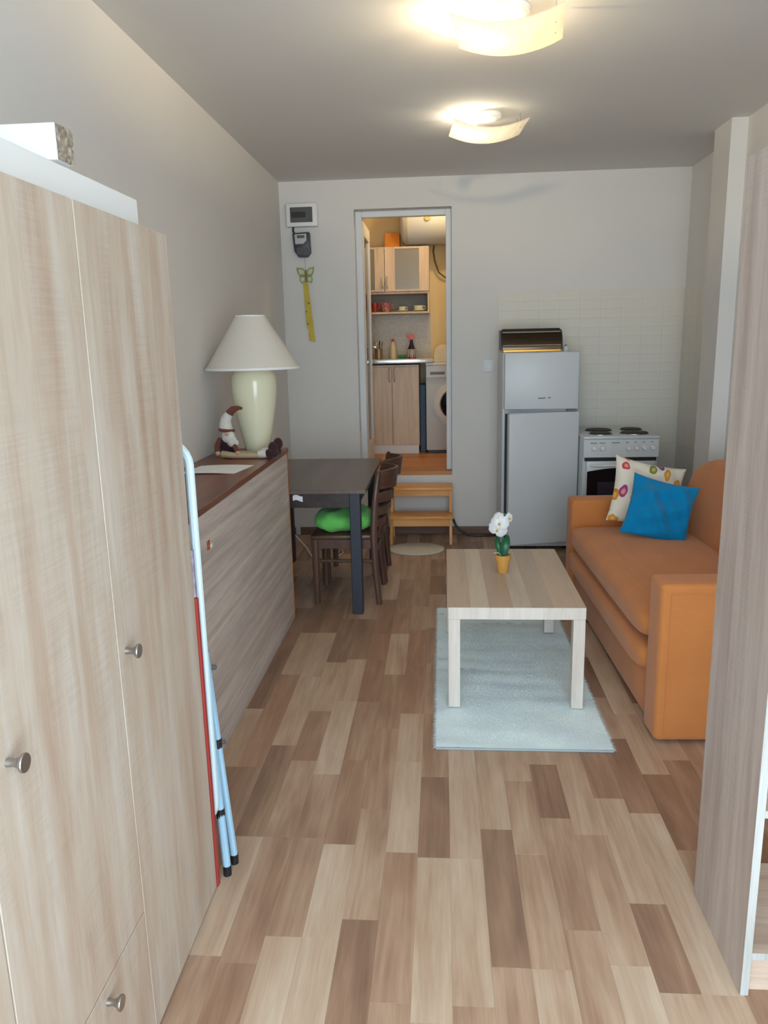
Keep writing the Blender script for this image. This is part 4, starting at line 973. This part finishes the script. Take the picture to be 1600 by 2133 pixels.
tag(G(o0).box(-.50, -.366, 7.245, 7.40, 2.3325, 2.452, .002).build('orange_box', plain('orange_cardboard', S(206, 128, 40), .8), loc=o0), 'orange cardboard box on top of the kitchen wall cabinet', 'box')
o0 = (-.03, 7.44, 2.2)
tag(G(o0).tube([(-.06, 7.30, 2.335), (-.068, 7.34, 2.30), (-.055, 7.42, 2.22), (-.02, 7.46, 2.12), (.04, 7.48, 2.075), (.12, 7.49, 2.09), (.17, 7.46, 2.2), (.18, 7.40, 2.335)], .008, 10).build('water_hose', plain('grey_hose', S(128, 104, 82), .4, .4), loc=o0), 'grey water hose looping below the kitchen water heater', 'hose')
# things by the sink
WZ = 1.3525
o0 = (-.268, 7.13, WZ)
t = thing('spray_bottle', 'dark blue spray bottle with red trigger on the kitchen worktop', 'bottle', o0)
bb = G().lathe([(0, 0), (.038, 0), (.040, .006), (.040, .05), (.034, .085), (.020, .12), (.014, .150), (.013, .165), (0, .165)], seg=28).build('bottle_body', plain('navy_plastic', S(34, 30, 66), .25), t, 50)
G().lathe([(.0405, .012), (.0408, .05), (.0352, .082)], seg=14).build('label', plain('bottle_label', S(186, 176, 178), .4, var=.35, vs=50), bb, 60)
G().lathe([(.041, .001), (.0412, .011)], seg=24).build('foot_band', M_red, bb, 60)
G().prism([(-.048, .192), (-.048, .210), (.028, .212), (.028, .195), (.016, .165), (-.010, .165), (-.016, .185), (-.034, .178), (-.036, .19)], 1, -.011, .011, .002).build('trigger', plain('red_trigger', S(214, 76, 62), .4), t)
o0 = (-.437, 7.13, WZ)
t = thing('dish_soap', 'pale bottle with red cap on the kitchen worktop', 'bottle', o0)
G().lathe([(0, 0), (.029, 0), (.030, .005), (.029, .08), (.022, .12), (.012, .145), (.010, .152), (0, .152)], seg=24).build('bottle_body', plain('pale_soap', S(204, 190, 150), .25), t, 50)
G().lathe([(.0, .152), (.013, .152), (.012, .170), (.006, .176), (0, .177)], seg=18).build('cap', M_red, t, 40)
o0 = (-.567, 7.13, WZ)
t = thing('cutlery_jar', 'metal jar of cutlery and brushes beside the glazed kitchen door', 'jar', o0)
G().lathe([(0, 0), (.034, 0), (.035, .09), (.033, .09), (.032, .004), (0, .004)], seg=24).build('jar_body', plain('brown_jar', S(140, 118, 92), .35, .5), t, 50)
for a, h, mm in ((0, .15, M_steel), (1.3, .16, M_dark), (2.4, .145, M_whitelam), (3.7, .155, M_steel), (5, .14, M_dark)):
    G().tube([(0, 0, .01), (.03*math.cos(a), .02*math.sin(a), h*.8), (.036*math.cos(a), .024*math.sin(a), h)], [.003, .003, .007], 8).build('utensil', mm, t)
o0 = (-.345, 7.10, WZ)
tag(G(o0).box(-.392, -.318, 7.16, 7.21, WZ, WZ+.034, .006, 2).build('sponge', plain('green_sponge', S(60, 130, 84), .95, bump=.4, bs=150), loc=o0), 'green sponge on the worktop behind the spray bottle', 'sponge')
# kitchen ceiling lamp (out of view, gives the warm light)
o0 = (.05, 6.62, KZC)
t = thing('kitchen_lamp', 'round lit lamp on the kitchen ceiling above the doorway', 'ceiling light', o0)
G().lathe([(0, 0), (.08, 0), (.085, -.012), (.03, -.02), (.022, -.05), (0, -.05)], seg=32).build('lamp_base', M_whitelam, t, 40)
G().ball((0, 0, -.085), .036, 20, 12).build('bulb', emit('lit_kitchen_bulb', (1, .74, .40, 1), BULB_KITCHEN), t)
